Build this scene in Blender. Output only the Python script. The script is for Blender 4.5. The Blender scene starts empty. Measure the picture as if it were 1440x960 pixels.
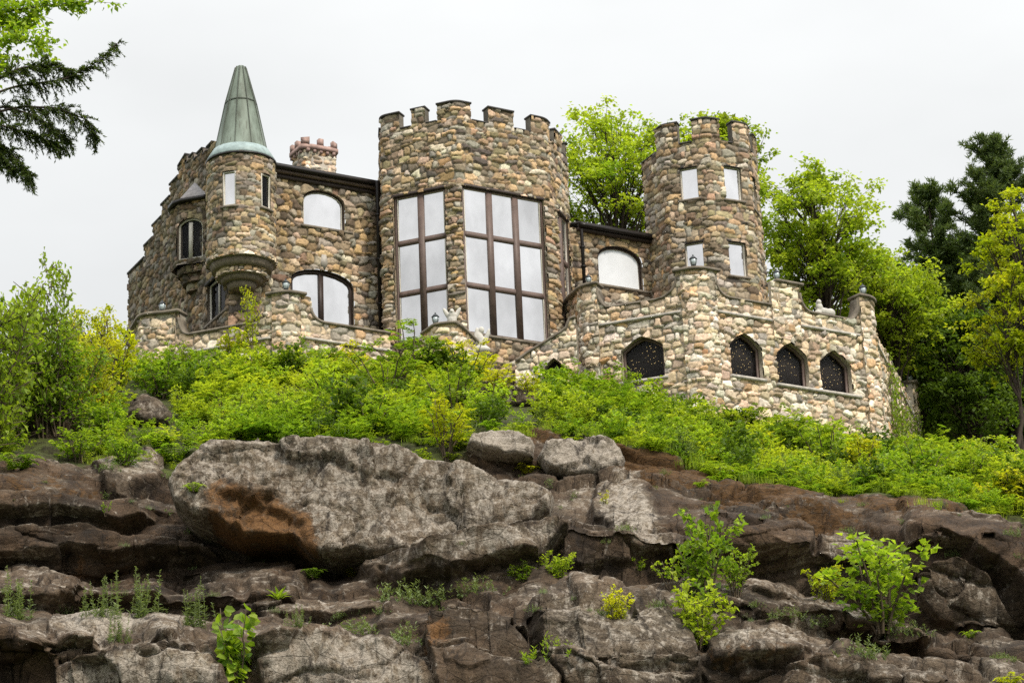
import bpy, math
import numpy as np
from mathutils import Vector, Matrix
from mathutils.bvhtree import BVHTree

rng = np.random.default_rng(11)
scene = bpy.context.scene
COL = scene.collection
R = math.radians

# ------------------------------------------------------------------ camera
FPX, PITCH, ROLL, CZ = 3342.0, R(18.5), R(2.47), 1.7
Fv = np.array([0, math.cos(PITCH), math.sin(PITCH)])
U0 = np.array([0, -math.sin(PITCH), math.cos(PITCH)])
R0 = np.array([1.0, 0, 0])
Rv = R0 * math.cos(ROLL) - U0 * math.sin(ROLL)
Uv = U0 * math.cos(ROLL) + R0 * math.sin(ROLL)
cam_d = bpy.data.cameras.new('camera')
cam = bpy.data.objects.new('camera', cam_d)
COL.objects.link(cam)
cam_d.sensor_width = 36.0
cam_d.lens = 36.0 * FPX / 1440.0
cam_d.clip_start, cam_d.clip_end = 0.5, 6000.0
cam.matrix_world = Matrix(((Rv[0], Uv[0], -Fv[0], 0), (Rv[1], Uv[1], -Fv[1], 0), (Rv[2], Uv[2], -Fv[2], CZ), (0, 0, 0, 1)))
scene.camera = cam

# ------------------------------------------------------------------ sun and sky
SUN_EL, SUN_AZ = R(50), R(38)          # azimuth measured from the camera's back towards its right
sun_d = bpy.data.lights.new('sun', 'SUN')
sun_d.energy, sun_d.angle, sun_d.color = 2.2, R(10), (1.0, 0.90, 0.76)
sun = bpy.data.objects.new('sun', sun_d)
COL.objects.link(sun)
to_sun = Vector((math.sin(SUN_AZ) * math.cos(SUN_EL), -math.cos(SUN_AZ) * math.cos(SUN_EL), math.sin(SUN_EL)))
sun.rotation_euler = to_sun.to_track_quat('Z', 'Y').to_euler()
sun.location = (60, -60, 120)

world = bpy.data.worlds.new('World')
scene.world = world
world.use_nodes = True
nt = world.node_tree
nt.nodes.clear()
def N(tree, typ, **kw):
    n = tree.nodes.new(typ)
    for k, v in kw.items():
        if hasattr(n, k): setattr(n, k, v)
        else: n.inputs[k].default_value = v
    return n
wo = N(nt, 'ShaderNodeOutputWorld'); bg = N(nt, 'ShaderNodeBackground')
sky = N(nt, 'ShaderNodeTexSky', sky_type='NISHITA', sun_disc=False, sun_elevation=SUN_EL, sun_rotation=math.pi - SUN_AZ)
tc = N(nt, 'ShaderNodeTexCoord'); sep = N(nt, 'ShaderNodeSeparateXYZ')
mp = N(nt, 'ShaderNodeMapping'); mp.inputs['Scale'].default_value = (1, 1, 2.2)
cl = N(nt, 'ShaderNodeTexNoise'); cl.inputs['Scale'].default_value = 2.6; cl.inputs['Detail'].default_value = 5; cl.inputs['Roughness'].default_value = .5
ramp = N(nt, 'ShaderNodeMapRange'); ramp.inputs[1].default_value = .3; ramp.inputs[2].default_value = .62; ramp.inputs[3].default_value = .82; ramp.inputs[4].default_value = 1.0
lum = N(nt, 'ShaderNodeMapRange')      # an overcast sky is about three times brighter overhead than at the horizon
lum.inputs[1].default_value = 0; lum.inputs[2].default_value = 1; lum.inputs[3].default_value = 3.0; lum.inputs[4].default_value = 13.0
mul = N(nt, 'ShaderNodeMath', operation='MULTIPLY')
tintn = N(nt, 'ShaderNodeMixRGB', blend_type='MULTIPLY'); tintn.inputs[0].default_value = 1; tintn.inputs[2].default_value = (.985, 1.0, .995, 1)
mix = N(nt, 'ShaderNodeMixRGB'); mix.inputs[0].default_value = .95
L = nt.links.new
L(tc.outputs['Generated'], sep.inputs[0]); L(tc.outputs['Generated'], mp.inputs[0]); L(mp.outputs[0], cl.inputs['Vector'])
L(cl.outputs[0], ramp.inputs[0]); L(sep.outputs['Z'], lum.inputs[0])
dotn = N(nt, 'ShaderNodeVectorMath', operation='DOT_PRODUCT'); dotn.inputs[1].default_value = to_sun
glow = N(nt, 'ShaderNodeMapRange'); glow.interpolation_type = 'SMOOTHSTEP'; glow.inputs[1].default_value = 0.0; glow.inputs[2].default_value = 1.0; glow.inputs[3].default_value = 1.0; glow.inputs[4].default_value = 1.5
mulg = N(nt, 'ShaderNodeMath', operation='MULTIPLY')
L(tc.outputs['Generated'], dotn.inputs[0]); L(dotn.outputs['Value'], glow.inputs[0]); L(lum.outputs[0], mulg.inputs[0]); L(glow.outputs[0], mulg.inputs[1])
L(ramp.outputs[0], mul.inputs[0]); L(mulg.outputs[0], mul.inputs[1])
L(mul.outputs[0], tintn.inputs[1]); L(sky.outputs[0], mix.inputs[1]); L(tintn.outputs[0], mix.inputs[2])
L(mix.outputs[0], bg.inputs['Color']); bg.inputs['Strength'].default_value = .1
L(bg.outputs[0], wo.inputs['Surface'])

scene.view_settings.view_transform = 'Standard'
scene.view_settings.look = 'None'
scene.view_settings.exposure = 0.55
scene.view_settings.gamma = 1.0
scene.view_settings.use_curve_mapping = False
scene.render.engine = 'CYCLES'
scene.cycles.max_bounces = 6
scene.cycles.diffuse_bounces = 3
scene.cycles.transparent_max_bounces = 6
scene.cycles.use_denoising = False
scene.cycles.sample_clamp_indirect = 6

# ------------------------------------------------------------------ helpers
def at(px, py, Y):
    """World point seen at photo pixel (1440 wide) at depth Y."""
    px, py, Y = np.broadcast_arrays(np.asarray(px, float), np.asarray(py, float), np.asarray(Y, float))
    d = Fv + Rv * ((px - 720) / FPX)[..., None] + Uv * ((480 - py) / FPX)[..., None]
    p = d * (Y / d[..., 1])[..., None]
    p = p + np.array([0, 0, CZ])
    return p
def ray(px, py):
    return Fv + Rv * (px - 720) / FPX + Uv * (480 - py) / FPX
def hit(A, psi, px, py):
    """Pixel ray against the vertical plane through A (x,y) running along psi degrees."""
    d = ray(px, py); c, s = math.cos(R(psi)), math.sin(R(psi))
    t = (A[0] * s - A[1] * c) / (d[0] * s - d[1] * c)
    return np.array([d[0] * t, d[1] * t, d[2] * t + CZ])
def px_per_m(p):
    return FPX / float((np.asarray(p) - np.array([0, 0, CZ])) @ Fv)

_perm = np.concatenate([np.random.default_rng(3).permutation(256)] * 3)
_g = np.random.default_rng(4).normal(size=(256, 3)); _g /= np.linalg.norm(_g, axis=1)[:, None]
def perlin(P):
    P = np.asarray(P, float); i = np.floor(P).astype(int); f = P - i
    w = f * f * f * (f * (f * 6 - 15) + 10); i &= 255
    out = 0
    for a in (0, 1):
        for b in (0, 1):
            for c in (0, 1):
                h = _perm[_perm[_perm[i[:, 0] + a] + i[:, 1] + b & 511] + i[:, 2] + c & 511]
                g = _g[h]; o = f - np.array([a, b, c])
                wt = (w[:, 0] if a else 1 - w[:, 0]) * (w[:, 1] if b else 1 - w[:, 1]) * (w[:, 2] if c else 1 - w[:, 2])
                out = out + wt * (g * o).sum(1)
    return out * 1.6
def fbm(P, octv=4, gain=.5):
    P = np.asarray(P, float); s = 0; a = 1.0
    for k in range(octv):
        s = s + a * perlin(P * 2 ** k + 17.3 * k); a *= gain
    return s
def sstep(a, b, x):
    t = np.clip((x - a) / (b - a), 0, 1); return t * t * (3 - 2 * t)

def make_mesh(name, verts, faces, attrs=None, smooth=False):
    """faces: an (n,k) array or a list of index lists."""
    me = bpy.data.meshes.new(name)
    verts = np.asarray(verts, np.float32).reshape(-1, 3)
    if isinstance(faces, np.ndarray):
        n, k = faces.shape; flat = faces.ravel().astype(np.int32); tot = np.full(n, k, np.int32)
    else:
        tot = np.array([len(f) for f in faces], np.int32); flat = np.array([i for f in faces for i in f], np.int32)
    st = np.concatenate([[0], np.cumsum(tot)[:-1]]).astype(np.int32)
    me.vertices.add(len(verts)); me.vertices.foreach_set('co', verts.ravel())
    me.loops.add(len(flat)); me.loops.foreach_set('vertex_index', flat)
    me.polygons.add(len(tot)); me.polygons.foreach_set('loop_start', st); me.polygons.foreach_set('loop_total', tot)
    if smooth: me.polygons.foreach_set('use_smooth', np.ones(len(tot), bool))
    for k, v in (attrs or {}).items():
        v = np.asarray(v, np.float32)
        if v.ndim == 2:
            a = me.attributes.new(k, 'FLOAT_COLOR', 'POINT'); c = np.ones((len(v), 4), np.float32); c[:, :3] = v
            a.data.foreach_set('color', c.ravel())
        else:
            a = me.attributes.new(k, 'FLOAT', 'POINT'); a.data.foreach_set('value', v)
    me.update(calc_edges=True); me.validate()
    return me
def link(name, me, mat=None, parent=None):
    o = bpy.data.objects.new(name, me); COL.objects.link(o)
    if mat is not None and me is not None and not me.materials: me.materials.append(mat)
    if parent is not None: o.parent = parent
    return o
def tag(o, label=None, cat=None, group=None, kind=None):
    if label: o['label'] = label
    if cat: o['category'] = cat
    if group: o['group'] = group
    if kind: o['kind'] = kind
    return o
def empty(name, loc=(0, 0, 0), rz=0.0, s=1.0):
    o = bpy.data.objects.new(name, None); COL.objects.link(o)
    o.location = Vector([float(v) for v in loc]); o.rotation_euler = (0, 0, rz); o.scale = (s, s, s); o.empty_display_size = .2
    return o
class MB:
    """Collects pieces into one mesh."""
    def __init__(s): s.v = []; s.f = []; s.n = 0; s.a = {}
    def add(s, v, f, **attrs):
        v = np.asarray(v, float).reshape(-1, 3); s.v.append(v)
        if isinstance(f, np.ndarray): f = f.tolist()
        s.f += [[i + s.n for i in q] for q in f]
        for k, x in attrs.items(): s.a.setdefault(k, []).append(np.asarray(x, float))
        s.n += len(v)
        return s
    def build(s, name, mat, parent=None, smooth=False):
        at_ = {k: np.concatenate(x) for k, x in s.a.items()}
        return link(name, make_mesh(name, np.concatenate(s.v), s.f, at_, smooth), mat, parent)
def box(x0, x1, y0, y1, z0, z1):
    v = [(x, y, z) for z in (z0, z1) for y in (y0, y1) for x in (x0, x1)]
    return v, [(0, 2, 3, 1), (4, 5, 7, 6), (0, 1, 5, 4), (2, 6, 7, 3), (0, 4, 6, 2), (1, 3, 7, 5)]
def lathe(prof, n=16, c=(0, 0, 0), a0=0.0):
    v, f = [], []
    for (r, z) in prof:
        for k in range(n):
            a = a0 + 2 * math.pi * k / n
            v.append((c[0] + r * math.cos(a), c[1] + r * math.sin(a), c[2] + z))
    m = len(prof)
    for j in range(m - 1):
        for k in range(n):
            f.append((j * n + k, j * n + (k + 1) % n, (j + 1) * n + (k + 1) % n, (j + 1) * n + k))
    f.append(tuple(range(n))[::-1]); f.append(tuple((m - 1) * n + k for k in range(n)))
    return v, f
def tube(pts, rad, n=6):
    pts = np.asarray(pts, float); rad = np.broadcast_to(np.asarray(rad, float), (len(pts),))
    t = np.gradient(pts, axis=0); t /= np.linalg.norm(t, axis=1)[:, None] + 1e-9
    ref = np.array([0.3, 0.9, 0.1]); a = np.cross(t, ref); a /= np.linalg.norm(a, axis=1)[:, None] + 1e-9
    b = np.cross(t, a); k = np.arange(n) * 2 * math.pi / n
    v = pts[:, None] + rad[:, None, None] * (a[:, None] * np.cos(k)[None, :, None] + b[:, None] * np.sin(k)[None, :, None])
    f = [(j * n + q, j * n + (q + 1) % n, (j + 1) * n + (q + 1) % n, (j + 1) * n + q) for j in range(len(pts) - 1) for q in range(n)]
    f.append(tuple((len(pts) - 1) * n + q for q in range(n)))
    return v.reshape(-1, 3), f

# ------------------------------------------------------------------ materials
def new_mat(name):
    m = bpy.data.materials.new(name); m.use_nodes = True
    t = m.node_tree; t.nodes.clear()
    o = N(t, 'ShaderNodeOutputMaterial'); b = N(t, 'ShaderNodeBsdfPrincipled')
    t.links.new(b.outputs[0], o.inputs[0]); b.inputs['Specular IOR Level'].default_value = .25
    return m, t, b, o
def objcoord(t, scale=(1, 1, 1)):
    c = N(t, 'ShaderNodeTexCoord'); m = N(t, 'ShaderNodeMapping'); m.inputs['Scale'].default_value = scale
    t.links.new(c.outputs['Object'], m.inputs[0]); return m.outputs[0]
def noise(t, vec, scale, detail=4, rough=.55):
    n = N(t, 'ShaderNodeTexNoise'); n.inputs['Scale'].default_value = scale; n.inputs['Detail'].default_value = detail; n.inputs['Roughness'].default_value = rough
    t.links.new(vec, n.inputs['Vector']); return n.outputs[0]
def mrange(t, x, a, b, c=0.0, d=1.0, smooth=False):
    m = N(t, 'ShaderNodeMapRange'); m.clamp = True
    if smooth: m.interpolation_type = 'SMOOTHSTEP'
    for i, v in enumerate((a, b, c, d)): m.inputs[i + 1].default_value = v
    t.links.new(x, m.inputs[0]); return m.outputs[0]
def mixc(t, fac, a, b, blend='MIX'):
    m = N(t, 'ShaderNodeMixRGB', blend_type=blend)
    for i, v in ((0, fac), (1, a), (2, b)):
        if isinstance(v, (int, float)): m.inputs[i].default_value = v
        elif isinstance(v, tuple): m.inputs[i].default_value = (*v, 1)
        else: t.links.new(v, m.inputs[i])
    return m.outputs[0]
def math2(t, op, a, b=None):
    m = N(t, 'ShaderNodeMath', operation=op)
    for i, v in enumerate((a, b)):
        if v is None: continue
        if isinstance(v, (int, float)): m.inputs[i].default_value = v
        else: t.links.new(v, m.inputs[i])
    return m.outputs[0]
def attr(t, name, out='Fac'):
    a = N(t, 'ShaderNodeAttribute'); a.attribute_name = name; return a.outputs[out]
def bump(t, b, h, strength=.4, dist=.02):
    n = N(t, 'ShaderNodeBump'); n.inputs['Strength'].default_value = strength; n.inputs['Distance'].default_value = dist
    t.links.new(h, n.inputs['Height']); t.links.new(n.outputs[0], b.inputs['Normal'])
def simple(name, col, rough=.7, var=.25, scale=3.0, metallic=0.0, bmp=.2, stretch=(1, 1, 1)):
    m, t, b, o = new_mat(name)
    v = objcoord(t, stretch); n = noise(t, v, scale, 5)
    f = mrange(t, n, .3, .7, 1 - var, 1 + var)
    c = mixc(t, 1.0, col, f, 'MULTIPLY')
    t.links.new(c, b.inputs['Base Color']); b.inputs['Roughness'].default_value = rough; b.inputs['Metallic'].default_value = metallic
    if bmp: bump(t, b, noise(t, v, scale * 8, 3), bmp, .01)
    return m
def stone_mat(name, mortar, gain=1.0, stain=(.05, .045, .035), stain_amt=.6):
    m, t, b, o = new_mat(name)
    v = objcoord(t)
    c = attr(t, 'col', 'Color')
    n1 = noise(t, v, 9, 5, .65); n2 = noise(t, v, 40, 3, .6)
    c = mixc(t, 1.0, c, mrange(t, n1, .3, .7, .62 * gain, 1.38 * gain), 'MULTIPLY')
    c = mixc(t, 1.0, c, mrange(t, n2, .3, .7, .75, 1.25), 'MULTIPLY')
    mc = mixc(t, 1.0, mortar, mrange(t, noise(t, v, 1.6, 4), .35, .7, .55, 1.2), 'MULTIPLY')
    c = mixc(t, 1.0, c, (1.03, 1.0, .94), 'MULTIPLY')
    c = mixc(t, attr(t, 'mort'), c, mc)
    st = noise(t, objcoord(t, (1, 1, .35)), .9, 6, .65)
    c = mixc(t, math2(t, 'MULTIPLY', mrange(t, st, .5, .68, 0, 1, True), stain_amt), c, stain)
    pal = noise(t, objcoord(t, (1.3, 1.3, .6)), 1.7, 5, .6)
    c = mixc(t, math2(t, 'MULTIPLY', mrange(t, pal, .62, .75, 0, 1, True), .45), c, (.46, .43, .38))
    t.links.new(c, b.inputs['Base Color']); b.inputs['Roughness'].default_value = .92
    bump(t, b, math2(t, 'ADD', n1, math2(t, 'MULTIPLY', n2, .5)), .5, .03)
    return m
M = {}
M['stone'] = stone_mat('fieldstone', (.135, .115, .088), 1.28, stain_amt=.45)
M['stone_gable_shade'] = stone_mat('shaded_gable_fieldstone', (.09, .075, .06), .80, stain_amt=.75)  # darker copy of the fieldstone: the gable's shadow side put into its colour
M['stone_tower'] = stone_mat('tower_fieldstone', (.185, .165, .135), 1.38, stain_amt=.25)
M['stone_terrace'] = stone_mat('terrace_fieldstone', (.33, .30, .25), 1.42, stain_amt=.3)
M['mortar'] = simple('mortar_render', (.33, .28, .23), .9, .3, 2.5)
M['coping'] = simple('coping_stone', (.17, .145, .115), .85, .4, 3)
M['cap'] = simple('dark_cap_slate', (.055, .05, .048), .7, .35, 4)
M['pale_ledge'] = simple('pale_ledge_stone', (.40, .37, .33), .85, .3, 4)
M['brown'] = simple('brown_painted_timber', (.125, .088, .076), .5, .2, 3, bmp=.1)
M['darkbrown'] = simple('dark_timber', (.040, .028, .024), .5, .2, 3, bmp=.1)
M['cream'] = simple('cream_painted_frame', (.52, .49, .43), .5, .12, 5, bmp=.05)
M['gutter'] = simple('dark_gutter_metal', (.016, .013, .012), .35, .2, 3, bmp=.05)
M['roof'] = simple('roof_shingle', (.05, .048, .05), .85, .3, 6)
M['slate'] = simple('grey_slate', (.24, .225, .23), .7, .25, 5)
M['brick'] = simple('pink_chimney_brick', (.33, .225, .195), .85, .3, 5)
M['plaster'] = simple('chimney_plaster', (.40, .36, .31), .9, .3, 3)
M['statue'] = simple('weathered_white_stone', (.50, .48, .44), .8, .2, 6)
M['iron'] = simple('lantern_iron', (.03, .035, .04), .4, .2, 8, bmp=.05)
M['bark'] = simple('bark', (.055, .042, .033), .95, .4, 8, bmp=.6, stretch=(1, 1, .25))
M['twig'] = simple('twig', (.10, .075, .05), .9, .3, 8, bmp=0)
M['stalk'] = simple('green_stalk', (.12, .15, .05), .8, .2, 8, bmp=0)
M['ground'] = simple('meadow_ground', (.05, .075, .02), .95, .4, .3)

def glass_mirror():
    """Coated panes: a strong clear reflection over a dim grey interior."""
    m, t, b, o = new_mat('reflective_window_glass')
    g = N(t, 'ShaderNodeNewGeometry'); v = objcoord(t, (1, 1, .6))
    gr = math2(t, 'MULTIPLY', mrange(t, g.outputs['Random Per Island'], 0, 1, .74, 1.0), mrange(t, noise(t, v, .8, 4), .32, .68, .72, 1.0))
    t.links.new(mixc(t, 1.0, (.84, .83, .835), gr, 'MULTIPLY'), b.inputs['Base Color']); b.inputs['Metallic'].default_value = 1.0; b.inputs['Roughness'].default_value = .03
    b2 = N(t, 'ShaderNodeBsdfPrincipled'); b2.inputs['Base Color'].default_value = (.42, .42, .42, 1); b2.inputs['Roughness'].default_value = .4
    ms = N(t, 'ShaderNodeMixShader'); ms.inputs[0].default_value = .88
    t.links.new(b2.outputs[0], ms.inputs[1]); t.links.new(b.outputs[0], ms.inputs[2]); t.links.new(ms.outputs[0], o.inputs[0])
    return m
M['mirror'] = glass_mirror()
M['painted_reflection'] = simple('painted_white_reflection', (.72, .75, .80), .35, .05, 2, bmp=0)  # flat white colour painted in place of the wing pane's sky reflection
def glass_dark():
    m, t, b, o = new_mat('dark_window_glass')
    b.inputs['Base Color'].default_value = (.012, .012, .014, 1); b.inputs['Roughness'].default_value = .05; b.inputs['Specular IOR Level'].default_value = .22
    tr = N(t, 'ShaderNodeBsdfTransparent'); ms = N(t, 'ShaderNodeMixShader'); ms.inputs[0].default_value = .35
    t.links.new(tr.outputs[0], ms.inputs[1]); t.links.new(b.outputs[0], ms.inputs[2]); t.links.new(ms.outputs[0], o.inputs[0])
    return m
M['dark_glass'] = glass_dark()
def lamp_glass():
    m, t, b, o = new_mat('lantern_glass')
    b.inputs['Base Color'].default_value = (.45, .52, .55, 1); b.inputs['Roughness'].default_value = .1; b.inputs['Specular IOR Level'].default_value = .8
    return m
M['lamp_glass'] = lamp_glass()
def bulb_mat():
    m, t, b, o = new_mat('string_light_bulb')
    e = N(t, 'ShaderNodeEmission'); e.inputs[0].default_value = (1, .72, .3, 1); e.inputs[1].default_value = 1.8
    t.links.new(e.outputs[0], o.inputs[0]); return m
M['bulb'] = bulb_mat()
M['inside'] = simple('dark_interior', (.045, .036, .031), .9, .2, 1, bmp=0)
def copper():
    m, t, b, o = new_mat('patina_copper')
    v = objcoord(t, (1, 1, .25)); n = noise(t, v, 2.2, 6, .6)
    c = mixc(t, mrange(t, n, .35, .68), (.085, .105, .08), (.20, .245, .205))
    n2 = noise(t, objcoord(t, (3, 3, .3)), 3, 4)
    c = mixc(t, mrange(t, n2, .55, .72, 0, .75), c, (.06, .06, .045))
    t.links.new(c, b.inputs['Base Color']); b.inputs['Roughness'].default_value = .55; bump(t, b, n, .2, .02)
    return m
M['copper'] = copper()
M['flashing'] = simple('pale_copper_flashing', (.26, .33, .33), .5, .25, 4)
M['seam'] = simple('dark_copper_seam', (.06, .07, .055), .6, .2, 4)

def leaf_mat(name, a, b_, trans=.45, var=.35, dark=None):
    m, t, b, o = new_mat(name)
    g = N(t, 'ShaderNodeNewGeometry')
    c = mixc(t, attr(t, 'tint'), a, b_)
    f = mrange(t, g.outputs['Random Per Island'], 0, 1, 1 - var, 1 + var)
    c = mixc(t, 1.0, c, f, 'MULTIPLY')
    oi = N(t, 'ShaderNodeObjectInfo')
    c = mixc(t, 1.0, c, mrange(t, oi.outputs['Random'], 0, 1, .85, 1.15), 'MULTIPLY')
    t.links.new(c, b.inputs['Base Color']); b.inputs['Roughness'].default_value = .55; b.inputs['Specular IOR Level'].default_value = .3
    tl = N(t, 'ShaderNodeBsdfTranslucent'); ms = N(t, 'ShaderNodeMixShader'); ms.inputs[0].default_value = trans
    t.links.new(mixc(t, 1.0, c, (1.5, 1.5, .7), 'MULTIPLY'), tl.inputs['Color'])
    t.links.new(b.outputs[0], ms.inputs[1]); t.links.new(tl.outputs[0], ms.inputs[2]); t.links.new(ms.outputs[0], o.inputs[0])
    return m
M['leaf_maple'] = leaf_mat('spring_maple_leaf', (.16, .27, .018), (.38, .46, .04), .48)
M['leaf_yellow'] = leaf_mat('yellow_green_leaf', (.27, .34, .012), (.52, .50, .03), .5)
M['leaf_mid'] = leaf_mat('mid_green_leaf', (.105, .20, .016), (.30, .40, .035), .48)
M['leaf_dark'] = leaf_mat('deep_green_leaf', (.05, .10, .014), (.14, .22, .026), .45)
M['needle'] = leaf_mat('pine_needle', (.06, .10, .034), (.15, .20, .06), .35)
M['hemlock'] = leaf_mat('hemlock_needle', (.045, .075, .02), (.10, .14, .035), .35)
M['brush'] = leaf_mat('undergrowth_leaf', (.12, .215, .016), (.42, .475, .04), .48)
M['sage'] = leaf_mat('grey_green_weed', (.12, .18, .065), (.22, .27, .11), .3)

def N_color(t, vec, scale):
    n = N(t, 'ShaderNodeTexNoise'); n.inputs['Scale'].default_value = scale; n.inputs['Detail'].default_value = 4
    t.links.new(vec, n.inputs['Vector']); return n.outputs['Color']
def rock_mat():
    m, t, b, o = new_mat('weathered_rock')
    v = objcoord(t)
    big = noise(t, v, .35, 6, .6)
    c = mixc(t, mrange(t, big, .36, .62), (.015, .010, .0062), (.078, .050, .030))
    med = noise(t, objcoord(t, (1, 1, 1.8)), 1.6, 7, .68)
    c = mixc(t, 1.0, c, mrange(t, med, .3, .7, .45, 1.6), 'MULTIPLY')
    grit = noise(t, v, 22, 5, .75)
    c = mixc(t, 1.0, c, mrange(t, grit, .32, .68, .45, 1.6), 'MULTIPLY')
    # pale lichen crust, light painted onto the tops, and water streaks
    st = noise(t, objcoord(t, (2.2, 2.2, 1.25)), 1.7, 9, .74)
    lc = attr(t, 'lich_toplight')
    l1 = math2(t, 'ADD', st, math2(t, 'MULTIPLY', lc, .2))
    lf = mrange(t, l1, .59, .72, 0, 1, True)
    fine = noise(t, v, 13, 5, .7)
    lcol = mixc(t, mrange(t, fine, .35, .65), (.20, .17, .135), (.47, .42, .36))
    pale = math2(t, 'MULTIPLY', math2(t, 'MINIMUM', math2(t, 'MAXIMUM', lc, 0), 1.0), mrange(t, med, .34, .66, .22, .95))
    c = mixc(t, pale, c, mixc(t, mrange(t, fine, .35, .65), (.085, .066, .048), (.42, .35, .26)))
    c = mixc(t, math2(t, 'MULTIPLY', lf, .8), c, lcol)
    sp = noise(t, v, 7, 3, .8)
    c = mixc(t, mrange(t, sp, .70, .76, 0, .75), c, (.48, .46, .43))
    dk = noise(t, objcoord(t, (2.0, 2.0, .5)), 1.0, 9, .76)
    c = mixc(t, mrange(t, dk, .53, .67, 0, .92, True), c, (.020, .015, .012))
    # iron rust, brown dead moss, green moss, leaf litter soil
    rc = mixc(t, mrange(t, fine, .3, .7), (.07, .034, .013), (.25, .125, .045))
    rr_ = math2(t, 'ADD', attr(t, 'rust'), mrange(t, noise(t, v, 1.3, 7, .75), .33, .67, -.5, .5))
    c = mixc(t, mrange(t, rr_, .42, .8, 0, .8), c, rc)
    mm = math2(t, 'ADD', attr(t, 'moss'), mrange(t, noise(t, v, 3.0, 6, .7), .35, .65, -.35, .35))
    mcol = mixc(t, mrange(t, noise(t, objcoord(t, (1, 1, 4)), 5, 5, .7), .3, .7), (.030, .018, .009), (.13, .068, .024))
    c = mixc(t, mrange(t, mm, .4, .6), c, mcol)
    ss = math2(t, 'ADD', attr(t, 'soil'), mrange(t, noise(t, v, 2.0, 6, .7), .35, .65, -.3, .3))
    scol = mixc(t, mrange(t, med, .4, .6), (.03, .028, .012), (.07, .085, .02))
    c = mixc(t, mrange(t, ss, .4, .6), c, scol)
    t.links.new(c, b.inputs['Base Color']); b.inputs['Roughness'].default_value = .88
    vw = N(t, 'ShaderNodeTexVoronoi'); vw.feature = 'DISTANCE_TO_EDGE'; vw.inputs['Scale'].default_value = 1.5
    wv_ = mixc(t, .25, objcoord(t, (1, 1, 1.8)), N_color(t, v, 1.2)); t.links.new(wv_, vw.inputs['Vector'])
    cr = mrange(t, vw.outputs['Distance'], 0, .035, 0, 1)
    h = math2(t, 'ADD', math2(t, 'ADD', math2(t, 'MULTIPLY', med, .9), math2(t, 'MULTIPLY', fine, .4)), math2(t, 'ADD', math2(t, 'MULTIPLY', cr, .14), math2(t, 'MULTIPLY', grit, .28)))
    c = mixc(t, math2(t, 'MULTIPLY', math2(t, 'SUBTRACT', 1.0, cr), .45), c, (.014, .010, .007))
    t.links.new(c, b.inputs['Base Color'])
    bump(t, b, h, .9, .13)
    return m
M['rock'] = rock_mat()

# ------------------------------------------------------------------ hillside and rock face
gnd = MB(); gnd.add([(-3000, -3000, 0), (3000, -3000, 0), (3000, 3000, 0), (-3000, 3000, 0)], [(0, 1, 2, 3)])
tag(gnd.build('ground', M['ground']), 'level green ground around the foot of the rocky hill', 'ground', kind='structure')

XS = [-260, 0, 150, 300, 450, 600, 750, 900, 1050, 1200, 1320, 1440, 1700]
ROWS = [  # photo rows of ledge crests and ledge backs, from the foot of the rock up to the castle, with their depths
    ('py', [1130] * 13, [60.3] * 13, 8),
    ('py', [965, 950, 950, 955, 960, 985, 990, 990, 985, 985, 990, 990, 990], [60.9] * 13, 24),
    ('py', [898, 896, 900, 905, 893, 938, 930, 925, 920, 940, 975, 1000, 1010], [61.0, 61.0, 61.0, 61.2, 61.6, 61.4, 61.2, 61.2, 61.4, 61.4, 61.4, 61.4, 61.4], 26),
    ('py', [868, 866, 868, 872, 872, 862, 858, 866, 882, 912, 945, 965, 975], [65.6, 65.6, 65.8, 65.8, 65.4, 62.4, 62.4, 62.4, 65.4, 65.6, 65.6, 65.6, 65.6], 28),
    ('py', [838, 836, 838, 836, 828, 842, 832, 834, 852, 884, 915, 935, 945], [65.3, 65.3, 65.5, 65.5, 65.8, 65.6, 65.2, 65.2, 65.0, 65.0, 65.2, 65.2, 65.2], 16),
    ('py', [806, 806, 812, 816, 808, 806, 806, 806, 818, 850, 885, 905, 915], [70.0, 70.0, 70.4, 70.6, 70.0, 66.6, 66.4, 67.2, 69.2, 69.6, 69.4, 69.4, 69.4], 26),
    ('py', [750, 746, 760, 775, 792, 768, 736, 752, 764, 788, 815, 850, 865], [69.6, 69.6, 70.4, 71.6, 70.4, 66.7, 66.9, 67.8, 68.8, 69.2, 69.0, 69.0, 69.0], 30),
    ('py', [690, 686, 702, 722, 745, 735, 712, 716, 725, 750, 752, 772, 785], [69.4, 69.4, 70.4, 72.6, 73.0, 71.6, 70.8, 71.2, 69.6, 69.6, 69.0, 69.0, 69.0], 30),
    ('py', [668, 666, 672, 682, 692, 682, 666, 682, 708, 726, 714, 732, 737], [72.8, 72.8, 73.2, 74, 74.6, 74.6, 74.4, 73.8, 72.8, 72.6, 71.0, 71.0, 71.0], 22),
    ('py', [640, 642, 646, 640, 630, 622, 612, 640, 686, 708, 702, 722, 728], [75.0, 75, 75.2, 75.4, 75.6, 75.8, 75.8, 75.6, 75, 75, 74.6, 74.6, 74.6], 20),
    ('py', [600, 600, 600, 605, 605, 602, 592, 612, 662, 686, 690, 700, 704], [79.5] * 13, 26),
    ('py', [540, 540, 536, 530, 528, 524, 545, 580, 616, 640, 652, 658, 660], [91, 91, 91, 90.5, 90.3, 90.5, 91, 93.5, 94.8, 98, 99.5, 100, 100], 40),
]
NC = 860
cols = np.linspace(-260, 1700, NC)
def _n1(x, k): return fbm(np.stack([x, 0 * x + k * 7.7, 0 * x], 1), 4)
conts, subs = [], []
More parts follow.
